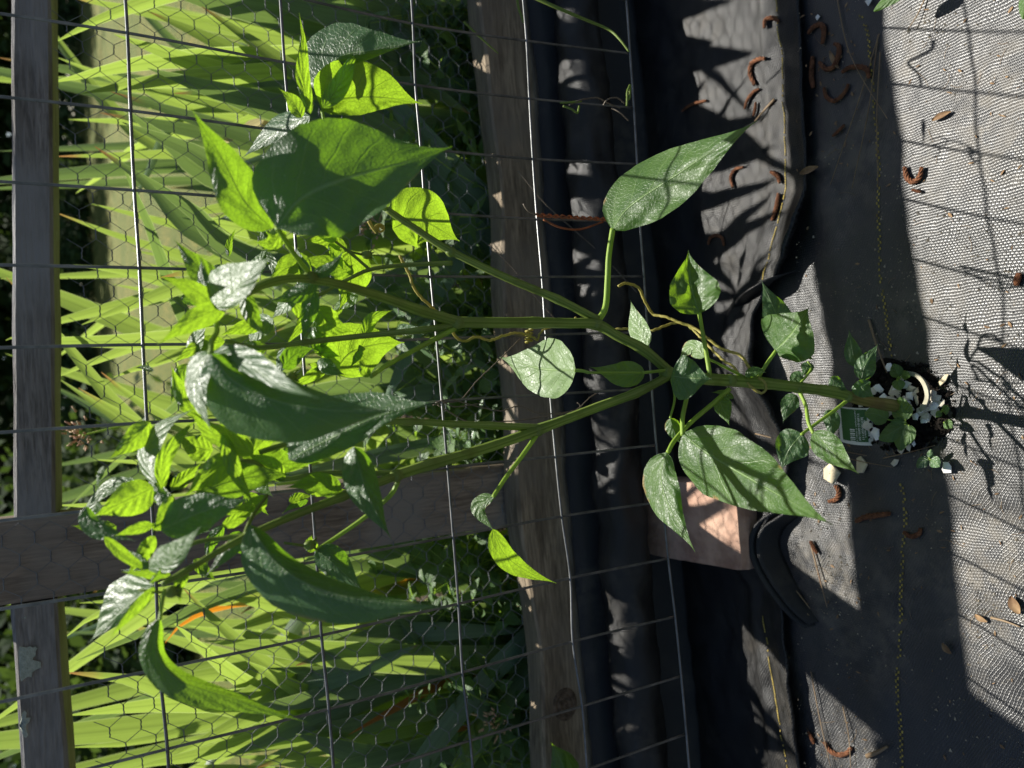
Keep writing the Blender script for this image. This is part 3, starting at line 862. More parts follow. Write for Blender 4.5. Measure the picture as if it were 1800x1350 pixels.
# leaves: midrib, half widths in picture pixels, distance, lean
LV = [
 # upper right group
 ([(546, 200), (533, 135), (533, 75), (526, 22)], 13, 12, .452, -.1, .1, .3, 'leaf_young'),
 ([(566, 168), (590, 105), (655, 88), (742, 72)], 58, 20, .462, .75, -.2, .5, 'leaf_dark'),
 ([(566, 194), (600, 176), (670, 172), (742, 182)], 72, 30, .446, -.15, .1, -.2, 'leaf_young'),
 ([(568, 190), (598, 145), (618, 105), (637, 82)], 16, 20, .440, .1, .2, .2, 'leaf'),
 ([(530, 207), (515, 178), (490, 155)], 14, 14, .452, 0, .2, .3, 'leaf_young'),
 ([(545, 204), (490, 228), (425, 278)], 20, 24, .458, 1.6, 0, .4, 'leaf_dark'),
 ([(486, 400), (530, 350), (590, 320), (660, 300), (725, 282), (795, 258)], 118, 92, .365, .42, .12, -.25, 'leaf_dark'),
 ([(479, 402), (430, 352), (392, 280), (336, 190)], 42, 38, .385, -.1, -.15, .3, 'leaf'),
 ([(378, 543), (425, 500), (478, 450)], 52, 22, .372, 1.65, .1, .2, 'leaf'),
 ([(480, 398), (430, 380), (378, 386)], 22, 18, .395, 1.6, .1, .3, 'leaf'),
 ([(500, 402), (478, 428), (445, 425)], 14, 20, .39, 0, .1, .2, 'leaf_young'),
 ([(386, 546), (340, 508), (278, 484)], 20, 16, .385, -.2, .1, .2, 'leaf_young'),
 ([(398, 540), (345, 560), (276, 606)], 22, 20, .378, -.2, -.1, .2, 'leaf_young'),
 ([(392, 512), (350, 470), (305, 420)], 26, 20, .392, .2, .2, .3, 'leaf'),
 ([(548, 478), (510, 470), (468, 497)], 28, 26, .468, -.1, 0, .2, 'leaf_young'),
 ([(618, 478), (570, 462), (520, 455)], 18, 16, .47, .1, 0, .3, 'leaf_young'),
 ([(616, 440), (618, 490), (596, 545)], 34, 36, .475, -.15, 0, .2, 'leaf_young'),
 ([(690, 402), (740, 388), (808, 424)], 60, 50, .478, -.2, 0, .2, 'leaf_young'),
 ([(588, 656), (615, 622), (660, 606), (711, 602)], 52, 52, .476, -.2, 0, .1, 'leaf_young'),
 ([(550, 508), (541, 555), (530, 600)], 17, 15, .44, .45, 0, .2, 'leaf_dark'),
 ([(519, 508), (500, 536), (476, 562)], 16, 14, .445, 1.6, 0, .2, 'leaf'),
 ([(480, 560), (455, 580), (438, 612)], 18, 22, .45, 1.5, .1, .3, 'leaf'),
 ([(465, 570), (430, 575), (385, 590)], 14, 14, .46, -.1, 0, .3, 'leaf_young'),
 ([(505, 520), (535, 560), (500, 610)], 14, 14, .462, 0, 0, .2, 'leaf_young'),
 ([(555, 600), (580, 625), (600, 668)], 18, 14, .466, -.2, 0, .2, 'leaf_young'),
 ([(545, 640), (565, 650), (500, 690)], 10, 14, .466, -.2, 0, .2, 'leaf_young'),
 ([(470, 610), (430, 620), (400, 650)], 16, 16, .455, .3, 0, .2, 'leaf'),
 ([(610, 440), (575, 420), (530, 425)], 16, 12, .472, 0, 0, .2, 'leaf_young'),
 # middle group
 ([(371, 622), (415, 672), (500, 708), (600, 722), (697, 722)], 46, 78, .355, .55, -.25, .9, 'leaf_dark'),
 ([(371, 620), (352, 640), (345, 690), (372, 760)], 22, 20, .36, 1.7, .1, .3, 'leaf'),
 ([(371, 622), (430, 640), (500, 680), (560, 700)], 30, 14, .372, 1.5, .2, .2, 'leaf_dark'),
 ([(508, 808), (580, 772), (665, 732), (766, 705)], 72, 30, .40, .8, .25, .4, 'leaf_dark'),
 ([(622, 785), (640, 850), (662, 900), (688, 948)], 26, 34, .39, .5, .3, .8, 'leaf_dark'),
 ([(278, 858), (255, 800), (285, 748), (342, 718)], 14, 26, .415, 1.6, .2, .3, 'leaf'),
 ([(283, 860), (290, 805), (330, 752), (350, 738)], 15, 15, .408, -.1, .1, .2, 'leaf_young'),
 ([(264, 742), (235, 772), (190, 808)], 22, 20, .43, 0, 0, .2, 'leaf_young'),
 ([(374, 792), (345, 786), (310, 768)], 24, 26, .44, -.1, 0, .2, 'leaf_young'),
 ([(446, 798), (405, 775), (365, 755), (328, 712)], 20, 24, .40, -.2, .1, .2, 'leaf_young'),
 ([(412, 800), (370, 832), (322, 874)], 24, 22, .405, -.15, 0, .2, 'leaf_young'),
 ([(345, 868), (425, 842), (517, 833)], 34, 30, .43, .1, 0, .2, 'leaf'),
 ([(283, 932), (355, 900), (442, 876)], 38, 36, .40, .5, 0, .3, 'leaf_dark'),
 ([(392, 762), (415, 830), (440, 875), (447, 892)], 13, 16, .395, -.1, .1, .3, 'leaf_young'),
 ([(390, 925), (420, 910), (452, 888)], 10, 12, .41, -.2, .1, .2, 'leaf_young'),
 ([(270, 857), (222, 880), (163, 908)], 32, 30, .42, -.1, .05, .2, 'leaf_young'),
 ([(268, 858), (200, 850), (150, 900), (165, 930)], 15, 10, .428, 1.5, 0, .3, 'leaf'),
 ([(150, 890), (165, 925), (240, 952)], 16, 20, .425, .5, 0, .3, 'leaf_dark'),
 ([(270, 922), (235, 932), (200, 942)], 9, 11, .40, -.2, 0, .2, 'leaf_young'),
 ([(265, 925), (285, 925), (304, 931)], 7, 8, .40, -.2, 0, .2, 'leaf_young'),
 ([(303, 872), (288, 902), (267, 936)], 13, 12, .40, -.1, 0, .2, 'leaf_young'),
 ([(276, 858), (284, 878), (280, 905)], 11, 12, .405, .6, 0, .3, 'leaf_dark'),
 ([(272, 942), (250, 975), (222, 1014)], 15, 13, .41, -.1, 0, .2, 'leaf_young'),
 ([(183, 944), (228, 982), (282, 1010)], 10, 12, .405, -.1, .1, .2, 'leaf_young'),
 ([(262, 1002), (305, 985), (353, 925)], 34, 14, .39, 1.65, -.1, .3, 'leaf'),
 ([(290, 1008), (272, 985), (255, 968)], 14, 14, .40, 1.3, 0, .3, 'leaf'),
 ([(270, 1028), (222, 1068), (158, 1128)], 22, 50, .395, 1.5, .1, .4, 'leaf'),
 ([(272, 1032), (235, 1070), (190, 1126)], 12, 8, .388, -.1, 0, .2, 'leaf_young'),
 ([(300, 1010), (260, 1010), (212, 1005)], 8, 10, .395, -.1, 0, .2, 'leaf_young'),
 ([(262, 1026), (302, 990), (340, 957)], 6, 7, .38, -.1, 0, .2, 'leaf'),
 ([(438, 922), (485, 988), (545, 1028), (640, 1055), (792, 1068)], 28, 62, .375, .6, .1, .9, 'leaf_dark'),
 ([(281, 1085), (275, 1150), (315, 1195), (400, 1225), (540, 1270)], 18, 36, .395, .2, .1, .5, 'leaf'),
 ([(555, 968), (545, 955), (548, 940)], 12, 12, .43, 0, 0, .2, 'leaf_young'),
 ([(650, 662), (638, 650), (632, 632)], 8, 10, .41, 0, 0, .2, 'leaf_young'),
 # more of the crown
 ([(455, 612), (430, 650), (372, 690)], 18, 16, .447, -.1, 0, .3, 'leaf_young'), ([(352, 735), (318, 690), (300, 640)], 16, 20, .435, -.1, .1, .3, 'leaf_young'), ([(330, 640), (312, 665), (300, 712)], 14, 12, .44, .2, 0, .3, 'leaf'),
 ([(455, 795), (490, 815), (560, 812)], 26, 18, .44, -.1, 0, .2, 'leaf'), ([(500, 845), (470, 815), (420, 800)], 18, 16, .43, .2, 0, .2, 'leaf_young'), ([(430, 812), (470, 770), (520, 760)], 20, 16, .436, -.1, 0, .3, 'leaf_young'),
 ([(600, 872), (560, 850), (500, 858)], 18, 22, .415, -.1, 0, .3, 'leaf'), ([(640, 590), (655, 560), (690, 545)], 12, 12, .45, 0, 0, .3, 'leaf_young'), ([(560, 492), (520, 520), (470, 530)], 16, 18, .41, .5, 0, .3, 'leaf_dark'),
 ([(545, 484), (580, 470), (605, 440)], 10, 12, .40, .6, 0, .3, 'leaf_dark'), ([(430, 516), (445, 560), (470, 596)], 16, 16, .40, .3, 0, .3, 'leaf'), ([(383, 543), (360, 500), (352, 455)], 16, 18, .385, .7, 0, .3, 'leaf_dark'),
 ([(300, 858), (330, 835), (355, 812)], 12, 14, .43, -.1, 0, .3, 'leaf_young'), ([(330, 1002), (315, 1030), (318, 1062)], 10, 12, .39, -.1, 0, .3, 'leaf_young'), ([(262, 1000), (240, 985), (205, 960)], 12, 12, .402, .9, 0, .3, 'leaf'),
 ([(440, 940), (405, 965), (360, 1015)], 14, 14, .395, .6, 0, .3, 'leaf_dark'), ([(555, 966), (585, 990), (640, 1040)], 30, 24, .43, .5, 0, .3, 'leaf_dark'), ([(470, 872), (440, 895), (385, 905)], 14, 16, .42, -.1, 0, .3, 'leaf_young'),
 ([(680, 368), (655, 330), (640, 300)], 16, 18, .455, .2, 0, .3, 'leaf_young'), ([(600, 340), (570, 310), (540, 320)], 18, 20, .45, .4, 0, .3, 'leaf'), ([(590, 425), (560, 400), (520, 405)], 14, 14, .468, -.1, 0, .3, 'leaf_young'), ([(395, 600), (350, 610), (300, 640)], 14, 16, .45, -.1, 0, .3, 'leaf_young'),
 # lower group
 ([(1076, 405), (1108, 362), (1200, 300), (1331, 212)], 54, 50, .434, 1.5, .25, .35, 'leaf', 1.0),
 ([(1229, 552), (1214, 500), (1210, 440)], 42, 50, .436, 1.1, .1, -.6, 'leaf', 1.2),
 ([(1363, 617), (1392, 586), (1422, 540)], 58, 52, .42, 1.8, .1, .3, 'leaf', 1.2),
 ([(1364, 617), (1395, 612), (1433, 634)], 14, 22, .42, 1.6, .1, .3, 'leaf'),
 ([(1385, 590), (1362, 545), (1338, 492)], 26, 24, .44, .8, 0, .2, 'leaf_dark'),
 ([(1137, 610), (1122, 572), (1108, 527)], 20, 17, .445, 1.9, 0, .2, 'leaf_pale'),
 ([(1012, 651), (950, 648), (878, 628)], 50, 56, .435, 2.4, .1, .2, 'leaf_pale', 1.0),
 ([(1134, 655), (1090, 658), (1037, 645)], 22, 24, .43, 1.9, .2, .5, 'leaf', 1.2),
 ([(1180, 661), (1205, 664), (1251, 666)], 40, 40, .405, .9, 0, .2, 'leaf_dark'),
 ([(1238, 628), (1215, 612), (1192, 635)], 14, 16, .435, 1.8, 0, .2, 'leaf_pale'),
 ([(1200, 762), (1245, 798), (1330, 848), (1464, 923)], 62, 62, .40, 1.7, .2, .3, 'leaf', .9),
 ([(1172, 795), (1162, 838), (1178, 895), (1222, 970)], 29, 33, .413, 1.6, .25, .3, 'leaf', 1.2),
 ([(1178, 735), (1186, 760), (1198, 782)], 14, 14, .425, .6, 0, .6, 'leaf'),
 ([(1262, 698), (1272, 722), (1282, 748)], 18, 14, .43, 1.7, 0, .2, 'leaf'),
 ([(1429, 760), (1462, 792), (1510, 834)], 24, 25, .405, 1.9, .1, .2, 'leaf', .9),
 ([(1410, 762), (1388, 790), (1372, 826)], 32, 32, .43, 1.0, 0, .2, 'leaf_dark'),
 ([(1400, 694), (1386, 714), (1376, 744)], 16, 16, .43, .9, 0, .2, 'leaf_dark'),
 ([(1420, 636), (1418, 648), (1410, 662)], 12, 12, .432, .9, 0, .2, 'leaf_dark'),
 ([(1412, 668), (1398, 664), (1386, 676)], 14, 12, .428, .9, 0, .2, 'leaf_dark'),
 ([(1506, 644), (1498, 615), (1492, 579)], 16, 16, .43, .9, 0, .2, 'leaf_dark'),
 ([(1514, 668), (1522, 640), (1544, 604)], 18, 20, .415, .9, 0, .2, 'leaf_dark'),
 ([(1510, 668), (1518, 685), (1537, 698)], 18, 18, .412, .9, 0, .2, 'leaf_dark'),
 ([(1460, 663), (1472, 676), (1492, 688)], 12, 12, .425, .9, 0, .2, 'leaf_dark'),
 ([(1310, 662), (1330, 652), (1348, 655)], 10, 8, .425, .9, 0, .2, 'leaf'),
 ([(868, 872), (845, 895), (868, 934)], 8, 18, .412, 1.1, 0, .2, 'leaf'),
 ([(866, 930), (888, 975), (928, 1005), (978, 1025)], 16, 22, .41, -.1, 0, .2, 'leaf_young'),
 ([(1290, 700), (1270, 690), (1250, 690)], 6, 6, .43, .9, 0, .2, 'leaf'),
 ([(1455, 720), (1462, 745), (1458, 775)], 16, 14, .43, .9, 0, .2, 'leaf_dark'),
]
for x, y, Yd, rp in ((1172, 655, .434, 15), (1048, 570, .434, 12), (803, 567, .427, 12), (945, 757, .428, 11), (697, 836, .417, 11), (545, 487, .398, 10), (440, 941, .395, 9), (793, 443, .45, 9), (1402, 682, .427, 13), (1284, 668, .43, 13), (1490, 697, .422, 13)):
    m = MB(); c = P(x, y, Yd); r_ = rp * Yd * 1.1 / FPX; rows = []
    for i in range(9):
        a = math.pi * i / 8
        rows.append([c + Vector((math.cos(b) * math.sin(a), math.sin(b) * math.sin(a), math.cos(a) * 1.15)) * r_ * (1 + .10 * noise.noise(Vector((b, a * 2, x)))) for b in [2 * math.pi * k / 14 for k in range(14)]])
    m.grid(rows, None, True)
    m.build('node', M['stem'], pep)
for q in LV:
    leaf(pep, q[0], q[1], q[2], q[3], q[4], q[5], q[6], q[7], wav=q[8] if len(q) > 8 else 0.8)

rc = random.Random(5)
for x0, x1, y0, y1, cnt in ((420, 640, 420, 690, 18), (170, 400, 790, 1010, 16), (380, 580, 750, 900, 12), (260, 420, 430, 720, 8)):
    for i in range(cnt):
        bx_, by_ = rc.uniform(x0, x1), rc.uniform(y0, y1)
        a = rc.uniform(0, 6.28); L = rc.uniform(34, 84); k = rc.uniform(-.5, .5)
        mx_, my_ = bx_ + math.cos(a) * L * .5, by_ + math.sin(a) * L * .5
        tx, ty = mx_ + math.cos(a + k) * L * .5, my_ + math.sin(a + k) * L * .5
        wv_ = L * rc.uniform(.14, .3)
        leaf(pep, [(bx_, by_), (mx_, my_), (tx, ty)], wv_, wv_ * rc.uniform(.6, 1.1), rc.uniform(.445, .485), rc.choice((-.2, 0, .2, .5, .9, 1.5)), rc.uniform(-.4, .4), rc.uniform(0, .6), rc.choice(('leaf', 'leaf_young', 'leaf', 'leaf_dark')), wav=1.1)
        lo_ = pep.children[-1].data.vertices[8].co.copy()
        nq = min(STEM_PTS, key=lambda q: (q - lo_).length)
        m = MB(); m.tube(spline([nq, nq.lerp(lo_, .5) + Vector((0, 0, .004)), lo_], 10), .0009, 6); m.build('petiole', M['petiole'], pep)

# flower buds with toothed calyx
for x, y, Yd in [(512, 662, .46), (302, 1040, .39), (645, 448, .465), (545, 958, .428)]:
    m = MB(); c = P(x, y, Yd)
    rows = []
    for i in range(7):
        a = math.pi * i / 6
        rows.append([c + Vector((math.cos(b) * math.sin(a) * 0.003, math.sin(b) * math.sin(a) * 0.003, math.cos(a) * 0.0036)) for b in [2 * math.pi * k / 10 for k in range(10)]])
    m.grid(rows, None, True)
    for k in range(5):
        b = 2 * math.pi * k / 5
        o_ = Vector((math.cos(b), math.sin(b), 0))
        m.tube([c + Vector((0, 0, -0.002)) + o_ * 0.002, c + o_ * 0.004 + Vector((0, 0, -0.004))], [0.0008, 0.0002], 5)
    m.tube([c + Vector((0, 0, 0.003)), c + Vector((0.003, 0.002, 0.014))], 0.0008, 6)
    m.build('flower_bud', M['stem'], pep)

# ------------------------------------------------------------------ tendrils, ties and twigs on the wires
def strand(name, pts, r, mat, label, cat, kink=0.0, parent=None, n=None, r_end=None):
    p = spline([P(*q) for q in pts], n or 8 * len(pts))
    if kink:
        p = [a + Vector((RND.uniform(-1, 1), RND.uniform(-1, 1), RND.uniform(-1, 1))) * kink for a in p]
    m = MB(); k = len(p)
    m.tube(p, [r + ((r_end if r_end is not None else r) - r) * i / (k - 1) for i in range(k)], 7)
    o = m.build(name, M[mat], parent)
    if label: tag(o, label, cat)
    return o

t1 = empty('climbing_tendril', P(1315, 660, .43), 'yellow wavy tendril reaching from the main stem past the bottom wire', 'tendril')
strand('tendril_strand', [(1087, 503, .50), (1100, 498, .50), (1122, 506, .50), (1135, 532, .50), (1148, 552, .50), (1170, 557, .49), (1195, 567, .48), (1222, 577, .47), (1240, 592, .46), (1268, 613, .45), (1300, 624, .44), (1316, 645, .43), (1322, 662, .425)], .0012, 'tendril', None, None, 0.0003, t1)
strand('tendril_strand', [(1065, 580, .51), (1100, 578, .50), (1135, 582, .50), (1150, 580, .495), (1185, 568, .49), (1210, 573, .48), (1238, 600, .465), (1268, 630, .45), (1290, 645, .44), (1304, 665, .43), (1335, 690, .423), (1346, 684, .42), (1342, 670, .42), (1333, 664, .424)], .0011, 'tendril', None, None, 0.0003, t1)
t2 = empty('climbing_tendril', P(945, 592, .52), 'long yellow tendril crossing the middle of the wire panel and coiled on a wire', 'tendril')
strand('tendril_strand', [(703, 450, .505), (718, 480, .505), (730, 510, .505), (748, 530, .505), (766, 546, .51), (790, 570, .51), (800, 590, .515), (816, 600, .52), (838, 592, .52), (860, 598, .52), (885, 590, .52), (910, 585, .52), (930, 590, .52), (945, 598, .52)], .0011, 'tendril', None, None, 0.0003, t2)
cl = []
for i in range(34):
    a = i * 0.75
    cl.append(P(930 + 6 * math.sin(a), 578 + i * 0.75, .5268 + 0.006 * math.cos(a)))
m = MB(); m.tube(cl, 0.0009, 7); m.build('coil', M['tendril'], t2)
strand('tendril_strand', [(945, 598, .52), (950, 585, .52), (962, 577, .52), (1005, 565, .52), (1012, 558, .51)], .0009, 'tendril', None, None, 0.0003, t2)
t3 = empty('climbing_tendril', P(670, 405, .47), 'short curled yellow tendril at the base of a bright leaf', 'tendril')
cu = [P(648, 388, .475), P(655, 400, .475)]
for i in range(20):
    a = i * 0.55; r_ = 9 - i * 0.35
    cu.append(P(668 + r_ * math.cos(a + 2.2), 402 + r_ * math.sin(a + 2.2), .475))
m = MB(); m.tube(spline(cu, 50), [0.0013 - 0.0006 * i / 49 for i in range(50)], 7); m.build('tendril_strand', M['tendril'], t3)

tie = empty('twist_tie', P(1000, 385, .53), 'rusty copper-brown twisted wire tie looped round the mesh beside the hanging lower leaf', 'wire tie')
tw = []
for ph in (0, math.pi):
    pts = []
    for i in range(60):
        q = i / 59
        x = 943 + 128 * q; y = 378 + 8 * q
        a = q * 34 + ph
        b_ = P(x, y, .522)
        pts.append(b_ + Vector((math.cos(a) * 0.0011, math.sin(a) * 0.0011, 0)))
    m = MB(); m.tube(pts, 0.0008, 6); m.build('strand', M['copper'], tie)
m = MB(); m.tube(spline([P(920, 358, .522), P(928, 370, .522), P(945, 378, .522)], 12), 0.0008, 6); m.build('strand', M['twig'], tie)
m = MB(); m.tube(spline([P(955, 386, .522), P(985, 400, .52), P(1020, 403, .52), P(1060, 390, .522)], 24), 0.0008, 6); m.build('strand', M['copper'], tie)

tangle = empty('dry_stem_tangle', P(777, 705, .527), 'thin dry grey vine stems tangled on the wire crossing below the centre', 'dry vine')
for pts in ([(762, 712, .527), (780, 708, .53), (810, 702, .53), (840, 668, .53), (880, 630, .53), (915, 595, .535)], [(765, 708, .525), (790, 702, .52), (830, 712, .522), (880, 722, .522), (912, 714, .522), (950, 727, .525), (1000, 724, .525), (1020, 715, .525), (1015, 708, .525)],
            [(770, 712, .53), (800, 730, .532), (830, 742, .532), (900, 740, .53), (960, 732, .53), (1010, 722, .53), (1035, 700, .53), (1050, 690, .53)], [(775, 704, .52), (800, 715, .52), (850, 708, .522)]):
    strand('dry_stem', pts, .0005, 'twig', None, None, 0.0002, tangle)
tan2 = empty('dry_stem_tangle', P(1040, 185, .527), 'curled dry tendrils with green wisp on the wire near the top edge', 'dry vine')
for pts in ([(1000, 185, .525), (1020, 176, .52), (1050, 172, .522), (1070, 182, .525), (1090, 190, .526)], [(1060, 185, .525), (1068, 175, .52), (1085, 172, .52), (1098, 182, .523)], [(1075, 190, .525), (1090, 198, .52), (1105, 212, .52)]):
    strand('dry_stem', pts, .0006, 'twig', None, None, 0.0002, tan2)
for pts in ([(990, 186, .523), (1005, 192, .52), (1015, 198, .52), (1018, 186, .522)], [(985, 181, .525), (998, 180, .522), (1022, 178, .522)], [(1102, 186, .526), (1103, 160, .525), (1108, 150, .525), (1106, 175, .525)]):
    strand('green_tendril', pts, .0009, 'grass_stem', None, None, 0.0002, tan2)
strand('grass_stalk', [(935, -6, .56), (980, 14, .55), (1030, 35, .545), (1070, 52, .54), (1090, 70, .53), (1106, 91, .525)], .0017, 'grass_stem', 'smooth green grass stalk bending onto the bottom wire in the upper right corner', 'grass stalk', r_end=.0009)
strand('grass_stalk', [(908, -8, .60), (912, 15, .60), (921, 40, .60)], .0012, 'grass_stem', 'short green grass stalk beside the second wire at the top edge', 'grass stalk')
strand('grass_stalk', [(815, 38, .70), (840, 62, .70), (876, 94, .70)], .0013, 'grass_stem', 'thin green blade slanting over the top edge of the board', 'grass stalk', r_end=.0006)
strand('dry_straw', [(860, 430, .72), (900, 470, .72), (940, 520, .72), (975, 560, .72)], .0006, 'twig', 'thin pale straw leaning across the board behind the stem', 'straw')
strand('dry_straw', [(910, 300, .74), (960, 360, .735), (1010, 405, .73), (1060, 450, .72), (1120, 515, .70)], .0006, 'twig', 'long thin straw slanting across the board and roll on the right', 'straw')

# ------------------------------------------------------------------ brick
br = MB()
c0 = G(1306, 1006, 0.042); c1 = G(1294, 872, 0.042)
ex = (c1 - c0); ex.z = 0; wb = 0.094; ex = ex.normalized() * wb
ey = Vector((-ex.y, ex.x, 0)).normalized()
if ey.y < 0: ey = -ey
ey = (ey * 0.150 + Vector((0, 0, 0.010)))
ez = Vector((0, 0, 0.050))
N1, N2, N3 = 10, 14, 5
def brick_pt(a, b, c):
    bev = 0.02
    p = c0 - Vector((0, 0, 0.050)) + ex * a + ey * b + ez * c
    e = sum(1 for q in (a, b, c) if q < 0.001 or q > 0.999)
    ctr = c0 - Vector((0, 0, 0.050)) + ex * 0.5 + ey * 0.5 + ez * 0.5
    if e >= 2: p = p.lerp(ctr, bev * (e - 1))
    return p + Vector((n2(p.x, p.y, 60, p.z * 60), n2(p.y, p.z, 60, p.x * 60), n2(p.x, p.z, 60, 3 + p.y * 60))) * 0.0009
for fix, val in ((2, 1), (2, 0), (1, 0), (1, 1), (0, 0), (0, 1)):
    na, nb2 = [(N2, N3), (N1, N3), (N1, N2)][fix] if fix != 0 else (N2, N3)
    rows = []
    for i in range(na + 1):
        r = []
        for j in range(nb2 + 1):
            u_, v_ = i / na, j / nb2
            q = [u_, v_]; q.insert(fix, val)
            r.append(brick_pt(*q))
        rows.append(r)
    br.grid(rows)
tag(br.build('brick', M['brick'], smooth=False), 'pale terracotta brick lying on the dark fabric below the fence board', 'brick')

# ------------------------------------------------------------------ soil, shells, pot rim, plant label
mb = MB(); rows = []
cs = G(1585, 715, 0)
for i in range(15):
    rr = i / 14.0
    r = []
    for k in range(48):
        a = 2 * math.pi * k / 48
        R0 = 0.044 * (1 + 0.25 * noise.noise(Vector((math.cos(a) * 1.5, math.sin(a) * 1.5, 2))))
        x = cs.x + math.cos(a) * R0 * rr * 0.95; y = cs.y + math.sin(a) * R0 * rr * 1.1
        z = max(z_front(x, y), 0) + 0.007 * (1 - rr ** 2) + 0.0045 * n2(x, y, 130, 1) * (1 - rr * 0.6) - 0.0015 * rr
        r.append(Vector((x, y, z)))
    rows.append(r)
mb.grid(rows, None, True)
tag(mb.build('potting_soil', M['soil']), 'dark crumbly soil patch round the foot of the pepper stem', 'soil', kind='stuff')

m = MB(); rn = random.Random(21)
for i in range(900):
    a = rn.uniform(0, 6.28); q = rn.random() ** .5 * 1.02
    x = cs.x + math.cos(a) * .044 * q * .95; y = cs.y + math.sin(a) * .044 * q * 1.1
    z = max(z_front(x, y), 0) + 0.007 * max(0, 1 - q * q) + .0012; r_ = abs(rn.gauss(0, .0011)) + .0005; b = len(m.v)
    for dx, dy, dz in ((1, 0, 0), (0, 1, 0), (-1, 0, 0), (0, -1, 0), (0, 0, 1), (0, 0, -1)):
        m.v.append((x + dx * r_ * rn.uniform(.6, 1.3), y + dy * r_ * rn.uniform(.6, 1.3), z + dz * r_ * rn.uniform(.5, 1.1)))
    for f in ((0, 1, 4), (1, 2, 4), (2, 3, 4), (3, 0, 4), (1, 0, 5), (2, 1, 5), (3, 2, 5), (0, 3, 5)): m.face([b + k for k in f])
tag(m.build('soil_crumbs', M['soil'], smooth=False), 'loose dark soil crumbs around the stem', 'soil', kind='stuff')

def z_soil(x, y):
    d = math.hypot((x - cs.x) / 0.95, (y - cs.y) / 1.1) / 0.044
    return max(z_front(x, y), 0) + 0.007 * max(0, 1 - d * d) + 0.001

def GS(x, y, extra=0.0):
    p = G(x, y, 0.0)
    for _ in range(4):
        p = G(x, y, z_soil(p.x, p.y) + extra)
    return p

def shard(name, x, y, w_, h_, rot, tilt, mat, label, cat, group=None, curve=0.3, th=0.0007, extra=0.002):
    """thin curved angular fragment"""
    c = GS(x, y, extra)
    rn = random.Random(int(x * 13 + y))
    N = rn.choice((4, 5, 6))
    up = Vector((0, 0, 1)); ax = Vector((math.cos(rot), math.sin(rot), 0))
    nrm = (up + ax * tilt).normalized()
    e1 = ax.cross(nrm).normalized(); e2 = nrm.cross(e1)
    m = MB()
    ring = []
    for k in range(N):
        a = 2 * math.pi * (k + rn.uniform(-.25, .25)) / N
        ring.append((math.cos(a) * w_ * rn.uniform(.75, 1.1), math.sin(a) * h_ * rn.uniform(.75, 1.1)))
    def pt(q, s, o):
        d2 = (q[0] * s) ** 2 + (q[1] * s) ** 2
        return c + e1 * q[0] * s + e2 * q[1] * s + nrm * (o - curve * d2 / max(w_, h_))
    rows_t = [[pt(q, s, th) for q in ring] for s in (0.05, 0.55, 1.0)]
    rows_b = [[pt(q, s, 0) for q in ring] for s in (1.0, 0.55, 0.05)]
    m.grid(rows_t + rows_b, None, True)
    o = m.build(name, mat, smooth=False)
    return tag(o, label, cat, group)

SH = [(1543, 684, 10, 8), (1571, 690, 11, 9), (1563, 704, 9, 7), (1592, 676, 9, 6), (1602, 684, 8, 8), (1611, 690, 9, 5), (1598, 697, 8, 6), (1610, 702, 9, 5), (1636, 694, 8, 8), (1640, 712, 8, 9),
      (1653, 708, 6, 6), (1630, 720, 8, 4), (1512, 709, 7, 6), (1530, 713, 10, 6), (1525, 747, 13, 8), (1538, 762, 9, 10), (1582, 789, 8, 6), (1596, 785, 8, 4), (1606, 780, 4, 3), (1570, 720, 9, 6), (1555, 730, 8, 6), (1617, 722, 6, 4), (1585, 665, 7, 5), (1645, 700, 5, 7)]
rs = random.Random(9)
for i in range(26):
    SH.append((rs.gauss(1585, 34), rs.gauss(716, 30), rs.uniform(4, 9), rs.uniform(4, 8)))
for i, (x, y, a, b) in enumerate(SH):
    s = 0.00068
    shard('eggshell_piece', x, y, a * s, b * s, RND.uniform(0, 6.28), RND.uniform(-.7, .7), M['shell_white' if i % 3 == 0 else 'shell'], 'broken cream eggshell piece on the dark soil around the stem', 'eggshell', 'eggshell pieces round the pepper stem')
shard('eggshell_piece', 1622, 732, .0078, .0070, .4, .5, M['shell'], 'round cracked beige eggshell half lying just right of the weed rosette', 'eggshell', None, .9)
shard('eggshell_piece', 1663, 823, .0055, .0055, 1.2, .1, M['shell_white'], 'single white angular eggshell chip beside the two-leaved seedling', 'eggshell', None, .2)
shard('wood_chip', 1656, 668, .0070, .0042, .7, .5, M['chip'], 'small tan wood chip at the edge of the soil', 'wood chip')
shard('wood_chip', 1462, 833, .0100, .0125, .2, .25, M['chip'], 'square pale yellow wood chip beneath the small lit leaf', 'wood chip', None, .05, .003)
shard('wood_chip', 1513, 818, .0070, .0100, .2, .25, M['chip'], 'rounded pale wood chip half behind the small lit leaf tip', 'wood chip', None, .2, .002)
shard('eggshell_piece', 1437, 30, .0030, .0030, 1.2, .1, M['shell_white'], 'tiny white eggshell chip above the catkins near the top edge', 'eggshell', None, .2)
shard('eggshell_piece', 1526, 3, .0035, .0045, 1.2, .1, M['shell_white'], 'tiny white eggshell chip at the very top edge beside a green leaf', 'eggshell', None, .2)

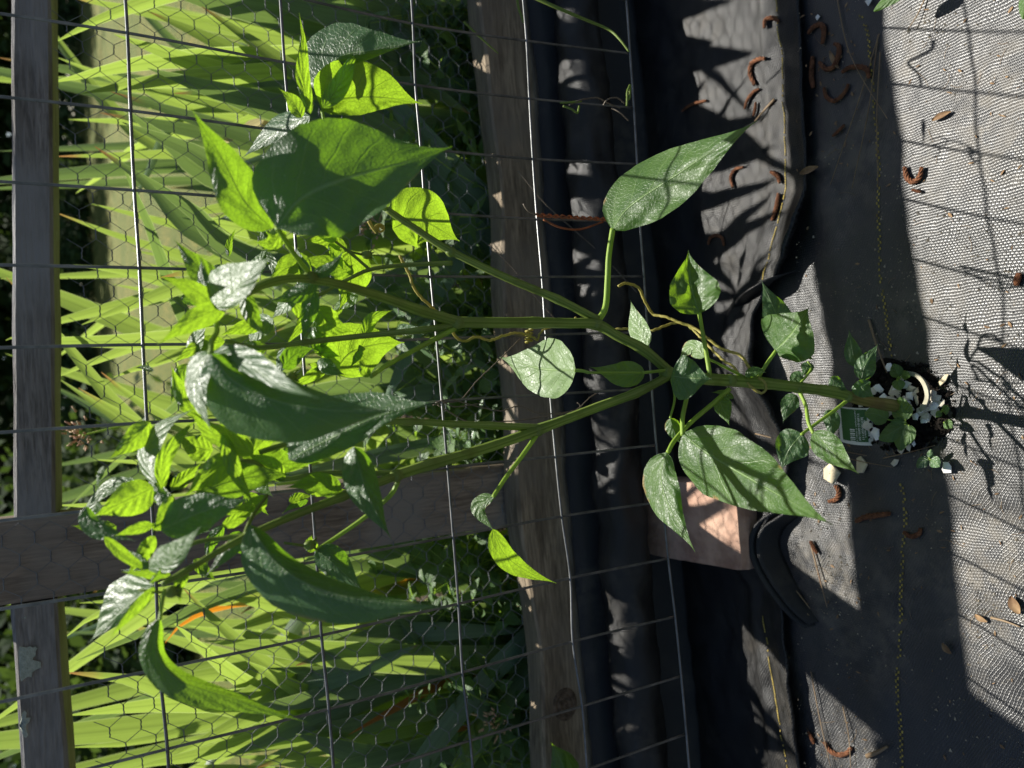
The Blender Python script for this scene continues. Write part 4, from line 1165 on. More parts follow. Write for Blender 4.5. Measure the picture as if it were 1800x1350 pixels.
# pot rim: broken arc of a paper pot
mb = MB(); rows = []
rim = spline([GS(1590, 657, .004), GS(1610, 662, .008), GS(1622, 676, .010), GS(1627, 695, .010), GS(1623, 710, .008), GS(1615, 720, .004)], 30)
for i, p in enumerate(rim):
    t = (rim[min(i + 1, 29)] - rim[max(i - 1, 0)]).normalized()
    s_ = Vector((t.y, -t.x, 0)).normalized()
    hgt = 0.0062 + 0.0007 * noise.noise(Vector((i * 0.6, 0, 0)))
    rows.append([p + s_ * 0.0006 - Vector((0, 0, hgt)), p + s_ * 0.0008, p - s_ * 0.0028 + Vector((0, 0, 0.0002)), p - s_ * 0.0028 - Vector((0, 0, 0.001)), p - s_ * 0.0004 - Vector((0, 0, 0.0014)), p - s_ * 0.0006 - Vector((0, 0, hgt))])
mb.grid(rows, None, True)
tag(mb.build('pot_rim', M['pot_rim'], smooth=False), 'curved broken beige pot rim standing in the soil', 'pot rim')

# plant label: green panel with cream border, barcode and small print
tagroot = empty('plant_label', GS(1500, 750), 'green and cream plant label with barcode lying by the stem base', 'plant label')
LC = GS(1503, 748, .006)
la = (GS(1512, 778, .004) - GS(1507, 718, .008)); Lh = la.length; la.normalize()      # along the print
lbv = (GS(1527, 748, .002) - GS(1483, 748, .010)); Lw = lbv.length; lbv.normalize()
ln_ = la.cross(lbv).normalized()
if ln_.z < 0: ln_ = -ln_
lbv = ln_.cross(la).normalized() * (1 if ln_.cross(la).dot(lbv) > 0 else -1)
def lp(u, v, o=0.0):          # u along 0..1, v across 0..1 ; slightly curved card
    return LC + la * (u - .5) * Lh + lbv * (v - .5) * Lw + ln_ * (o + 0.0025 * (1 - (2 * v - 1) ** 2))
def lsheet(u0, u1, v0, v1, o, mat, name, par, nv=10, cut=0.0):
    m = MB(); rows = []
    for i in range(7):
        u = u0 + (u1 - u0) * i / 6
        rows.append([lp(u, v0 + (v1 - v0) * j / nv + cut * (1 - abs(2 * u - 1)) * -0.0, o) for j in range(nv + 1)])
    m.grid(rows)
    return m.build(name, mat, par)
card = lsheet(-.04, 1.05, -.22, 1.18, 0.0, M['tag_white'], 'card', tagroot)
panel_g = lsheet(0.0, 0.95, -.03, 1.0, 0.0006, M['tag_green'], 'printed_panel', tagroot)
m = MB()
for i in range(7):
    u = .58 + i * .058
    m.grid([[lp(u, .36 + .04 * q / 1.0, .0011) for q in (0, 5)], [lp(u + (.02 if i % 2 else .034), .36 + .04 * q, .0011) for q in (0, 5)]])
m.build('barcode', M['tag_white'], panel_g)
m = MB(); rn = random.Random(3)
for v0, u0, u1, hgt in ((.60, .02, .96, .045), (.68, .12, .90, .10), (.80, .22, .86, .10), (.90, .30, .80, .06)):
    u = u0
    while u < u1:
        lw = rn.uniform(.018, .03)
        for q in range(2):
            a0 = u + rn.uniform(0, lw * .6); b0 = v0 + rn.uniform(-.1, .1) * hgt
            if q: m.grid([[lp(u, b0 + hgt * rn.choice((0, .5)), .0011), lp(u, b0 + hgt * .72, .0011)], [lp(u + lw * .8, b0 + hgt * .2, .0011), lp(u + lw * .8, b0 + hgt * .6, .0011)]])
            else: m.grid([[lp(u, b0, .0011), lp(u, b0 + hgt, .0011)], [lp(u + .008, b0, .0011), lp(u + .008, b0 + hgt, .0011)]])
        u += lw + (.03 if rn.random() < .15 else .008)
m.build('small_print', M['tag_white'], panel_g)

# ------------------------------------------------------------------ seedlings and small weeds near the stem
def ground_leaf(parent, pts, wl, wr, z0, z1, mat='weed', name='leaf'):
    mid = spline([(x, y, 0) for x, y in pts], 10)
    m = MB(); rows = []; uvs = []
    for i in range(10):
        t = i / 9
        d = (mid[min(i + 1, 9)] - mid[max(i - 1, 0)]).normalized()
        pr = math.sin(math.pi * (0.04 + 0.93 * t) ** 0.75) ** 0.75
        r = []; u = []
        for k in range(-4, 5):
            s = k / 4
            wd = (wl if k > 0 else wr) * pr
            x = mid[i].x + d.y * wd * s; y = mid[i].y - d.x * wd * s
            z = z0 + (z1 - z0) * t - 0.0018 * abs(s) + 0.0008 * noise.noise(Vector((x * .2, y * .2, 1)))
            r.append(G(x, y, z)); u.append((.5 + .5 * s, t))
        rows.append(r); uvs.append(u)
    m.grid(rows, uvs)
    return m.build(name, M[mat], parent)

def seedling(root, label, leaves, cat='seedling', mat='weed', zl=0.012, name='seedling', group=None):
    r = empty(name, GS(*root), label, cat, group)
    for pts, wl, wr in leaves:
        ground_leaf(r, pts, wl, wr, zl, zl + 0.004, mat)
        a = GS(*root); b = G(pts[0][0], pts[0][1], zl)
        m = MB(); m.tube(spline([a, a.lerp(b, .5) + Vector((0, 0, .002)), b], 6), .0007, 5); m.build('stalk', M['petiole'], r)
    return r

seedling((1578, 672), 'small round-leaved seedling over the eggshells right of the stem base', [([(1580, 662), (1575, 650), (1570, 640)], 13, 12), ([(1580, 668), (1580, 676), (1582, 686)], 12, 12), ([(1585, 662), (1592, 660), (1600, 662)], 9, 8)])
seedling((1595, 745), 'low green weed rosette with rounded lobed leaves covering the eggshells', [([(1592, 738), (1585, 718), (1583, 698)], 19, 19), ([(1592, 742), (1580, 742), (1566, 741)], 9, 9), ([(1592, 746), (1585, 768), (1582, 792)], 20, 16), ([(1590, 746), (1565, 762), (1545, 772)], 18, 16), ([(1598, 748), (1598, 765), (1592, 783)], 12, 14), ([(1560, 737), (1540, 728), (1520, 728)], 18, 18)], 'weed', zl=0.022, name='weed_rosette')
seedling((1660, 722), 'tiny pale seedling at the right edge of the soil near shell shards', [([(1655, 724), (1650, 728), (1645, 733)], 6, 6), ([(1657, 720), (1662, 718), (1663, 729)], 7, 7)])
seedling((1665, 745), 'single round grey-green cotyledon lying on the dark soil', [([(1660, 742), (1668, 747), (1674, 752)], 9, 9)])
seedling((1634, 806), 'two-leaved grey-green seedling standing on the fabric left of the soil', [([(1632, 808), (1622, 812), (1612, 822)], 11, 10), ([(1636, 808), (1644, 813), (1652, 820)], 11, 11), ([(1634, 805), (1635, 798), (1637, 790)], 6, 6)], mat='weed_grey')
seedling((1568, -6), 'green leaf tip poking into the frame at the top edge above the pine needles', [([(1590, -14), (1560, 2), (1536, 20)], 10, 10)], 'weed', zl=0.04, name='weed')
seedling((1806, -4), 'small leaf in the extreme upper right corner', [([(1804, -10), (1800, 10), (1798, 34)], 10, 10)], 'weed', zl=0.03, name='weed')

# leaf of a plant by the board at the lower edge
ed = empty('broad_leaf_weed', P(990, 1365, .74), 'broad glossy leaf lit yellow at the rim before the board at the bottom edge', 'weed')
leaf(ed, [(1000, 1372), (985, 1335), (968, 1304)], 22, 26, .74, .3, 0, .2, 'leaf')
leaf(ed, [(1004, 1370), (1003, 1345), (992, 1320)], 9, 8, .735, -.2, 0, .2, 'leaf_young')
stem(ed, [(1075, 1400, .745), (1040, 1385, .745), (1000, 1370, .74)], 2, 1.6, 'petiole', 'stalk')

# ------------------------------------------------------------------ catkins, needles and litter on the fabric
def zg(x, y):
    p = G(x, y, 0)
    for _ in range(3):
        z = z_back(p.x, p.y) if p.y > edge_y(p.x) else z_front(p.x, p.y)
        p = G(x, y, z)
    return p

CK = [([(1347, 50), (1349, 36), (1362, 32), (1372, 38)], 6, 'dull catkin hook nearest the top edge beside the yellow line of the far sheet'),
      ([(1330, 150), (1322, 130), (1325, 112), (1338, 104), (1348, 104)], 6.5, 'orange sunlit catkin curled on the far sheet of fabric'),
      ([(1312, 192), (1318, 175), (1328, 162), (1338, 157)], 5, 'dark straightish catkin just below the sunlit one'),
      ([(1328, 205), (1331, 192), (1332, 180)], 4.5, 'stubby dark catkin near the leaf tip'),
      ([(1424, 60), (1434, 48), (1446, 44), (1452, 54), (1449, 78)], 7, 'large hooked catkin beside the dark fabric edge near the top'),
      ([(1433, 155), (1430, 135), (1431, 115), (1432, 100)], 7, 'straight rust-red catkin lying along the fabric edge'),
      ([(1470, 78), (1478, 82), (1477, 100), (1468, 118), (1455, 122), (1444, 110)], 6.5, 'big C-shaped catkin between the fabric edge and the pine needles'),
      ([(1484, 128), (1495, 120), (1510, 118), (1526, 122), (1532, 138)], 6.5, 'arched catkin crossed by pine needles'),
      ([(1452, 155), (1456, 170), (1468, 178), (1480, 172), (1490, 160), (1495, 148)], 5.5, 'dark crescent catkin on the shaded near sheet'),
      ([(1594, 294), (1598, 312), (1608, 320), (1620, 312), (1624, 294)], 6.5, 'U-shaped brown catkin at the border of shade and sun'),
      ([(1488, 220), (1478, 230), (1467, 240)], 4.5, 'short reddish catkin left of the pine needle bundle'),
      ([(1292, 330), (1288, 312), (1296, 298), (1310, 294)], 5, 'hooked catkin in deep shade below the hanging leaf tip'),
      ([(1358, 302), (1370, 310), (1374, 322)], 6, 'short thick catkin on the far sheet under the hanging leaf tip'),
      ([(1372, 340), (1368, 365), (1360, 388)], 6, 'straw-orange catkin standing in sun by the yellow line'),
      ([(1248, 430), (1252, 418), (1262, 414), (1272, 418), (1276, 432)], 5, 'dark arched catkin in deep shade behind the curled leaf'),
      ([(1472, 852), (1478, 864), (1474, 876), (1460, 881)], 7, 'bright orange curved catkin touching the square wood chip'),
      ([(1428, 950), (1434, 962), (1440, 972)], 6, 'small orange catkin on the sunlit strip below the big leaf tip'),
      ([(1508, 916), (1525, 908), (1545, 905), (1568, 902)], 7.5, 'straight dark brown catkin lying in the rail shadow'),
      ([(1592, 934), (1604, 942), (1618, 938), (1622, 928)], 6, 'brown half-ring catkin on the dashed yellow line'),
      ([(1424, 1285), (1430, 1296), (1434, 1306)], 6, 'short rusty catkin tucked under the fabric edge near the bottom'),
      ([(1452, 1302), (1462, 1318), (1476, 1325), (1492, 1322), (1500, 1312)], 6.5, 'long curled rusty catkin in sun near the bottom edge'),
      ([(1202, 196), (1215, 186), (1232, 180), (1245, 177)], 5, 'brown tapering catkin alone in the deep shade below the roll'),
      ([(1622, 338), (1607, 334)], 4, 'tiny brown scale beside the U-shaped catkin'),
      ([(1795, 480), (1792, 492), (1790, 502)], 7, 'stout brown catkin end on sunlit fabric at the right edge')]
for pts, r_, lb in CK:
    NR = 34
    p = spline([zg(x, y) + Vector((0, 0, .0030)) for x, y in pts], NR)
    m = MB()
    sc_ = 0.5 / FPX
    rows = []; up = None
    for i in range(NR):
        t = (p[min(i + 1, NR - 1)] - p[max(i - 1, 0)]).normalized()
        up = (t.orthogonal() if up is None else (up - t * up.dot(t))).normalized(); sd_ = t.cross(up)
        r0_ = r_ * 0.82 * sc_ * (0.40 + 0.65 * math.sin(math.pi * (0.10 + 0.82 * i / (NR - 1))) ** 0.6)
        row = []
        for k in range(12):
            a_ = 2 * math.pi * (k + 0.5 * (i % 2)) / 12
            rr_ = r0_ * (1 + (0.16 if (k + i // 2) % 2 else -0.12) + RND.uniform(-.10, .10))
            row.append(p[i] + (up * math.cos(a_) + sd_ * math.sin(a_)) * rr_)
        rows.append(row)
    m.grid(rows, None, True)
    m.face(list(range(12))[::-1]); m.face([(NR - 1) * 12 + k for k in range(12)])
    root = m.build('pine_catkin', M['catkin'], smooth=False)
    tag(root, lb, 'catkin', 'brown pine catkins on the fabric')

def needles(name, label, lines, r=.00055, cat='pine needles'):
    c = zg(*lines[0][0])
    e = empty(name, c, label, cat)
    for ln in lines:
        p = spline([zg(x, y) + Vector((0, 0, .0022 + .0015 * k)) for k, (x, y) in enumerate(ln)], 14)
        m = MB(); m.tube(p, [r * (1.1 - .5 * i / 13) for i in range(14)], 6); m.build('needle', M['needle'], e)
    return e
needles('pine_needle_bundle', 'bundle of three long tan pine needles fanned across the shaded fabric', [[(1548, 60), (1515, 175), (1466, 325)], [(1546, 62), (1532, 190), (1504, 332)], [(1550, 92), (1546, 200), (1550, 330)]])
needles('pine_needle', 'single bent pine needle running from the top edge to the needle bundle', [[(1473, -8), (1488, 60), (1502, 100), (1530, 150), (1570, 210)]])
needles('pine_needle', 'thick tan needle pointing at the soil above the seedlings', [[(1530, 562), (1545, 605), (1566, 655)]], .0011)
needles('pine_needle_bundle', 'pair of reddish needles leaning on the looped fabric fold', [[(1365, 1003), (1395, 1045), (1428, 1080)], [(1372, 1003), (1402, 1035), (1430, 1068)]], .0008)
needles('pine_needle', 'pinkish needle on the sunlit strip below the big leaf tip', [[(1429, 960), (1445, 1015), (1460, 1066)]], .0008)
needles('pine_needle_bundle', 'long straw-coloured needles at the bottom edge in a patch of sun', [[(1428, 1180), (1445, 1260), (1466, 1345)], [(1484, 1240), (1496, 1290), (1502, 1350)]])
needles('pine_needle_bundle', 'reddish needles crossing beneath the small lit leaf to the soil', [[(1330, 762), (1420, 784), (1510, 808), (1578, 820)], [(1405, 782), (1470, 790), (1530, 800)], [(1555, 805), (1600, 795), (1650, 782)]])
needles('pine_needle', 'short dark twig on sunlit fabric at the top right', [[(1628, 0), (1617, 28), (1603, 53)]])
needles('pine_needle', 'short straw stub lying at the hanging leaf tip', [[(1364, 175), (1350, 192), (1333, 214)]], .0013)
needles('dry_twig', 'thin brown twig slanting across the lit stones on the right', [[(1745, 1085), (1770, 1090), (1800, 1100)]], .001, 'twig')
needles('dry_twig', 'short grey stick in the shade near the bottom edge', [[(1527, 1328), (1548, 1320), (1566, 1310)]], .0022, 'twig')

def litter(name, x, y, l_, w_, ang, label):
    c = zg(x, y) + Vector((0, 0, .002)); m = MB()
    d = Vector((math.cos(ang), math.sin(ang), 0)); s_ = Vector((-d.y, d.x, 0)); rows = []
    for i in range(8):
        t = i / 7; ww = w_ * math.sin(math.pi * (0.08 + .86 * t))
        rows.append([c + d * (t - .5) * l_ + s_ * ww * k * .5 + Vector((0, 0, .0016 * k * k + .0015 * math.sin(t * 3))) for k in (-1, -.5, 0, .5, 1)])
    m.grid(rows); tag(m.build(name, M['leaf_litter']), label, 'dry leaf')
litter('dry_leaf', 1658, 205, .016, .005, 1.7, 'curled brown dry leaf scrap across a wire shadow on lit fabric')
litter('dry_leaf', 1425, 300, .022, .007, 1.6, 'pale curled dry leaf wedged in the dark fold of the fabric edge')
litter('dry_leaf', 1470, 105, .022, .005, .4, 'greenish dry leaf sliver between two big catkins')
litter('dry_leaf', 1788, 1062, .014, .009, .4, 'crumpled brown leaf scrap near the lit gravel at the right edge')
litter('dry_leaf', 1728, 1085, .010, .005, 1.2, 'small brown leaf flake in the gravel patch')
litter('dry_leaf', 1668, 1138, .010, .006, .8, 'tiny tan flake in the shade near the gravel')

# grit, fibres and stones nobody could count
m = MB(); rn = random.Random(11)
def grit(x, y, r_):
    p = zg(x, y); b = len(m.v)
    for dx, dy, dz in ((1, 0, 0), (-.5, .86, 0), (-.5, -.86, 0), (0, 0, 1.2)):
        m.v.append((p.x + dx * r_ * rn.uniform(.7, 1.3), p.y + dy * r_ * rn.uniform(.7, 1.3), p.z + dz * r_))
    for f in ((0, 1, 3), (1, 2, 3), (2, 0, 3)): m.face([b + i for i in f])
for i in range(5200):
    x, y = rn.uniform(1400, 1830), rn.uniform(-40, 1390)
    q = G(x, y)
    dens = noise.noise(Vector((q.x * 9, q.y * 9, 4))) + .35 * noise.noise(Vector((q.x * 30, q.y * 30, 1)))
    if dens < rn.uniform(-.15, .55): continue
    grit(x, y, abs(rn.gauss(0, .00045)) + .00022)
for cx, cy, sx, n_ in ((1740, 1090, 26, 120), (1750, 480, 40, 160), (1640, 380, 30, 80), (1690, 1230, 40, 90), (1440, 905, 14, 60), (1640, 20, 30, 70), (1475, 1330, 22, 60), (1470, 1010, 14, 40)):
    for i in range(n_):
        grit(rn.gauss(cx, sx), rn.gauss(cy, sx * 1.5), abs(rn.gauss(0, .0006)) + .0003)
tag(m.build('sand_grit', M['sand'], smooth=False), 'scattered tan sand grains and tiny stones on the fabric', 'grit', kind='stuff')
m = MB()
for i in range(260):
    x, y = (rn.uniform(1400, 1800), rn.uniform(0, 1350)) if i % 3 else (rn.gauss(1470, 40), rn.choice((rn.gauss(130, 70), rn.gauss(1000, 140))))
    p = zg(x, y) + Vector((0, 0, .0008)); a = rn.uniform(0, 6.28); L = rn.uniform(.0006, .0026); ww = L * rn.uniform(.2, .5)
    d = Vector((math.cos(a), math.sin(a), rn.uniform(-.1, .3))); s_ = Vector((-d.y, d.x, rn.uniform(-.3, .3)))
    m.grid([[p - d * L + s_ * ww * .4, p - d * L - s_ * ww * .4], [p + s_ * ww + Vector((0, 0, .0006)), p - s_ * ww], [p + d * L + s_ * ww * .3, p + d * L - s_ * ww * .3]])
tag(m.build('plant_crumbs', M['leaf_litter'], smooth=False), 'tiny brown flakes and plant crumbs strewn on the fabric', 'litter', kind='stuff')
m = MB()
for i in range(70):
    x, y = rn.uniform(1440, 1790), rn.uniform(0, 1350)
    a = rn.uniform(0, 6.28); L = rn.uniform(8, 34); cv = rn.uniform(-1.5, 1.5); pts = []
    for k in range(7):
        pts.append(zg(x, y) + Vector((0, 0, .0008)))
        x += math.cos(a) * L / 6; y += math.sin(a) * L / 6; a += cv / 6
    m.tube(pts, .00016, 4, False)
tag(m.build('root_fibres', M['needle']), 'fine curly root fibres littering the fabric', 'fibres', kind='stuff')

# ------------------------------------------------------------------ irises behind the netting
def iris_leaf(parent, pts, w0, mat, name='leaf', fold=0.25, turn=0.0, n=22):
    """pts 3D base -> tip; sword-shaped blade"""
    sp_ = spline(pts, n); m_ = MB(); rows = []; uvs = []
    for i, p in enumerate(sp_):
        t = i / (n - 1)
        d = (sp_[min(i + 1, n - 1)] - sp_[max(i - 1, 0)]).normalized()
        view = (CAM - p).normalized()
        ca, sa = math.cos(turn), math.sin(turn)
        s_ = d.cross(view).normalized()
        nn = s_.cross(d).normalized()
        s2 = s_ * ca + nn * sa
        n3 = nn * ca - s_ * sa
        wd = w0 * min(1, 0.8 + t * 1.0) * (1 - max(0, (t - .50) / .50) ** 2.0) * .5 + .0003
        rows.append([p + s2 * wd * k + n3 * fold * wd * (1 - abs(k)) for k in (-1, -.55, 0, .55, 1)])
        uvs.append([(.5 + .5 * k, t) for k in (-1, -.55, 0, .55, 1)])
    m_.grid(rows, uvs)
    return m_.build(name, M[mat], parent)

# picture polylines tip -> base, width px, distance, material
IR = [
 ([(97, 74), (210, 20), (420, -40), (700, -60)], 26, .98, 'iris'), ([(86, 146), (290, 106), (560, 96), (860, 60)], 32, .95, 'iris'), ([(146, 164), (285, 142), (540, 128), (870, 110)], 36, .90, 'iris'),
 ([(166, 257), (262, 325), (400, 440), (800, 560)], 34, .92, 'iris_grey'), ([(210, 186), (290, 245), (420, 330), (820, 420)], 40, .93, 'iris_grey'), ([(95, 275), (330, 270), (560, 262), (860, 260)], 20, 1.15, 'iris'),
 ([(94, 372), (240, 425), (420, 470), (850, 540)], 18, 1.1, 'iris'), ([(160, 358), (330, 400), (560, 450), (850, 470)], 20, 1.2, 'iris'), ([(124, -6), (220, 14), (500, 60), (860, 90)], 26, 1.1, 'iris'),
 ([(250, -30), (420, 10), (600, 40), (880, 60)], 50, .93, 'iris_grey'), ([(330, 25), (450, 55), (640, 85), (880, 120)], 48, 1.0, 'iris'), ([(430, -20), (560, 15), (700, 30), (880, 20)], 60, .92, 'iris_grey'),
 ([(98, 100), (240, 150), (500, 200), (860, 220)], 24, 1.25, 'iris'), ([(120, 210), (300, 215), (560, 215), (860, 230)], 26, 1.3, 'iris'), ([(200, 130), (330, 190), (520, 240), (850, 300)], 30, 1.2, 'iris'),
 ([(143, 571), (240, 533), (420, 480), (850, 420)], 28, 1.0, 'iris'), ([(20, 596), (200, 600), (420, 590), (860, 560)], 32, .97, 'iris'), ([(98, 664), (185, 628), (380, 570), (850, 520)], 24, 1.05, 'iris'),
 ([(200, 663), (265, 640), (420, 600), (850, 590)], 28, .98, 'iris'), ([(138, 682), (230, 735), (380, 800), (850, 900)], 24, .98, 'iris'), ([(178, 654), (255, 712), (400, 770), (850, 830)], 28, .95, 'iris'),
 ([(165, 808), (280, 812), (500, 800), (850, 760)], 15, 1.1, 'iris'), ([(98, 888), (230, 886), (500, 860), (850, 820)], 22, 1.0, 'iris'), ([(130, 466), (215, 478), (400, 520), (850, 600)], 22, 1.1, 'iris'),
 ([(0, 490), (240, 480), (520, 470), (850, 500)], 20, 1.2, 'iris'), ([(200, 500), (420, 540), (640, 570), (860, 600)], 26, 1.25, 'iris'), ([(230, 440), (420, 470), (640, 480), (860, 480)], 26, 1.3, 'iris'),
 ([(113, 1122), (172, 1080), (330, 1020), (850, 900)], 22, .97, 'iris'), ([(140, 1060), (280, 1052), (480, 1050), (860, 1020)], 22, 1.0, 'iris'), ([(135, 1161), (270, 1105), (420, 1040), (850, 900)], 20, .92, 'iris_grey'),
 ([(115, 1182), (225, 1195), (400, 1240), (880, 1310)], 36, .95, 'iris'), ([(118, 1258), (260, 1240), (480, 1225), (890, 1180)], 34, .93, 'iris'), ([(121, 1314), (260, 1300), (480, 1240), (890, 1130)], 18, .98, 'iris'),
 ([(322, 1034), (400, 1110), (520, 1200), (880, 1370)], 32, .93, 'iris'), ([(300, 1330), (420, 1270), (600, 1170), (890, 1060)], 38, .92, 'iris'), ([(230, 1350), (420, 1310), (640, 1240), (900, 1160)], 34, .90, 'iris'),
 ([(330, 1100), (480, 1130), (680, 1180), (900, 1230)], 34, 1.02, 'iris'), ([(400, 1050), (560, 1075), (740, 1090), (900, 1090)], 46, .95, 'iris'), ([(420, 1250), (560, 1225), (700, 1180), (800, 1140)], 40, .90, 'iris_grey'),
 ([(520, 1170), (640, 1130), (740, 1112), (940, 1108)], 46, .88, 'iris_grey'), ([(450, 1350), (600, 1300), (760, 1260), (930, 1220)], 44, .90, 'iris'), ([(520, 1370), (680, 1340), (800, 1310), (930, 1280)], 46, .88, 'iris_grey'),
 ([(480, 1100), (620, 1180), (760, 1240), (920, 1290)], 36, 1.0, 'iris'), ([(300, 1180), (460, 1260), (640, 1330), (800, 1400)], 30, 1.05, 'iris'), ([(560, 1040), (680, 1075), (800, 1080), (920, 1085)], 42, .90, 'iris_grey'),
 ([(612, 1292), (690, 1248), (775, 1203), (860, 1180)], 15, .875, 'iris_dead'), ([(780, 1290), (850, 1270), (920, 1245)], 12, .875, 'iris_dead'), ([(290, 1130), (330, 1090), (420, 1060), (600, 1040)], 16, 1.0, 'iris_dead'),
 ([(250, 1290), (370, 1250), (520, 1270), (800, 1330)], 30, 1.1, 'iris'), ([(340, 1345), (460, 1360), (640, 1390), (860, 1420)], 36, .95, 'iris'), ([(200, 1090), (420, 1160), (640, 1230), (900, 1330)], 26, 1.15, 'iris'),
 ([(380, 200), (520, 215), (700, 250), (860, 290)], 36, 1.15, 'iris'), ([(300, 330), (460, 330), (640, 330), (860, 330)], 34, 1.3, 'iris_grey'), ([(360, 270), (420, 235), (480, 205), (640, 190)], 20, .98, 'iris_straw'),
 ([(440, 250), (500, 180), (560, 150), (700, 130)], 22, 1.0, 'iris_straw'), ([(390, 370), (520, 330), (680, 300), (860, 270)], 28, 1.1, 'iris'), ([(420, 520), (560, 560), (700, 600), (860, 640)], 40, 1.05, 'iris_grey'),
 ([(215, 215), (330, 262), (480, 330), (860, 400)], 44, .90, 'iris_grey'), ([(240, 300), (340, 372), (460, 460), (860, 540)], 42, .91, 'iris_grey'), ([(200, 60), (340, 110), (520, 170), (860, 230)], 40, .93, 'iris'), ([(260, 120), (400, 165), (560, 205), (870, 250)], 46, .90, 'iris_grey'),
 ([(300, 380), (420, 400), (600, 420), (860, 430)], 40, .95, 'iris'), ([(330, 470), (430, 440), (600, 400), (860, 350)], 36, .98, 'iris'), ([(300, 90), (450, 120), (640, 150), (880, 170)], 46, .98, 'iris_grey'), ([(380, -10), (520, 45), (700, 95), (880, 130)], 52, .96, 'iris_grey'),
 ([(10, 598), (120, 560), (400, 500), (850, 450)], 22, 1.1, 'iris'), ([(560, 330), (640, 320), (740, 310), (880, 300)], 46, 1.0, 'iris_grey'), ([(520, 560), (640, 545), (760, 535), (880, 530)], 50, .95, 'iris_grey'), ([(540, 640), (660, 655), (780, 665), (880, 680)], 46, .93, 'iris_grey'),
 ([(300, 1090), (430, 1200), (600, 1290), (880, 1390)], 34, .96, 'iris'), ([(360, 1250), (480, 1200), (640, 1130), (880, 1050)], 40, .94, 'iris'), ([(260, 1200), (420, 1180), (640, 1160), (900, 1150)], 38, 1.0, 'iris'), ([(320, 1300), (470, 1290), (660, 1270), (900, 1240)], 42, .96, 'iris'),
 ([(400, 1330), (540, 1270), (700, 1200), (900, 1130)], 40, .90, 'iris_grey'), ([(430, 1160), (580, 1240), (740, 1300), (900, 1340)], 42, .92, 'iris'), ([(520, 1290), (640, 1330), (780, 1360), (920, 1380)], 46, .89, 'iris_grey'), ([(560, 1230), (680, 1200), (800, 1160), (920, 1130)], 46, .885, 'iris_grey'),
 ([(460, 700), (600, 690), (740, 680), (870, 670)], 50, .96, 'iris_grey'), ([(430, 760), (560, 730), (720, 700), (870, 690)], 36, 1.02, 'iris'), ([(480, 800), (600, 820), (720, 840), (870, 850)], 40, 1.0, 'iris'),
]
cl_ = {}
CLN = [(-200, 110, 'iris clump with broad shaded leaves at the top edge of the photo', -10), (110, 330, 'iris clump whose long leaf tips stand right of the big dark pepper leaf', 200), (330, 560, 'iris clump behind the upper pepper branches in front of the lawn', 450),
       (560, 760, 'iris clump with pale tips above the hanging grey-green pepper leaf', 640), (760, 1000, 'iris clump standing close behind the fence post', 900), (1000, 1165, 'iris clump with crossing leaves directly beyond the post', 1080), (1165, 1260, 'iris clump with broad pale blades and one withered orange leaf', 1210), (1260, 1600, 'iris clump in the lower left corner under the lichen-spotted rail', 1330)]
for lo, hi, lb, yc in CLN:
    cl_[(lo, hi)] = empty('iris_plant', P(930, yc, .98) * 1.0, lb, 'iris', 'irises behind the netting')
for pts, wpx, Yd, mt in IR:
    by_ = pts[-1][1]
    for (lo, hi), root in cl_.items():
        if lo <= by_ < hi: break
    n_ = len(pts)
    p3 = [P(x, y, Yd + 0.05 * (n_ - 1 - i) / (n_ - 1)) for i, (x, y) in enumerate(reversed(pts))]
    b3 = p3[0].copy(); p3.insert(0, Vector((b3.x + (b3.x - p3[1].x) * .2, b3.y, YARD - .01)))
    dist = Yd * .93 / FPX
    iris_leaf(root, p3, wpx * dist * 1.35, mt, turn=RND.uniform(-.5, .5))
for root_y, pts3, wpx in ((1210, [(600, 1240, 1.02), (520, 1205, .97), (560, 1198, .92), (650, 1170, .885), (735, 1134, .87)], 34), (1080, [(900, 1060, 1.0), (690, 1100, .95), (690, 1112, .92), (780, 1110, .885), (940, 1108, .87)], 34)):
    for (lo, hi), root in cl_.items():
        if lo <= root_y < hi: break
    p3 = [P(*q) for q in pts3]
    iris_leaf(root, p3, wpx * .93 / FPX * 1.1, 'iris_grey', turn=0.0, n=22)
# further fans filling the bed
far_l = ['iris clump far back at the right end of the bed', 'iris clump far back in the middle of the bed', 'iris clump far back at the left end of the bed']
for gi in range(3):
    root = empty('iris_plant', Vector((.55 - gi * .6, 1.5, YARD)), far_l[gi], 'iris', 'irises behind the netting')
    for i in range(46):
        bx_ = .75 - gi * .55 + RND.uniform(-.32, .32); by_ = RND.uniform(1.02, 1.9)
        ang = RND.gauss(0, .42); L = RND.choice((RND.uniform(.26, .50), RND.uniform(.30, .56), RND.uniform(.74, .92)))
        b3 = Vector((bx_, by_, YARD - .01))
        tip = b3 + Vector((math.sin(ang) * L * .7, RND.uniform(-.12, .06), L * math.cos(ang) * .92))
        midp = b3.lerp(tip, .5) + Vector((-math.sin(ang) * .05, 0, .03))
        if RND.random() < .3: tip = tip + Vector((math.copysign(.12, ang), -.1, -.16))
        iris_leaf(root, [b3, midp, tip], RND.uniform(.022, .036), RND.choice(('iris', 'iris_grey')), turn=RND.uniform(-1.1, 1.1), n=10)

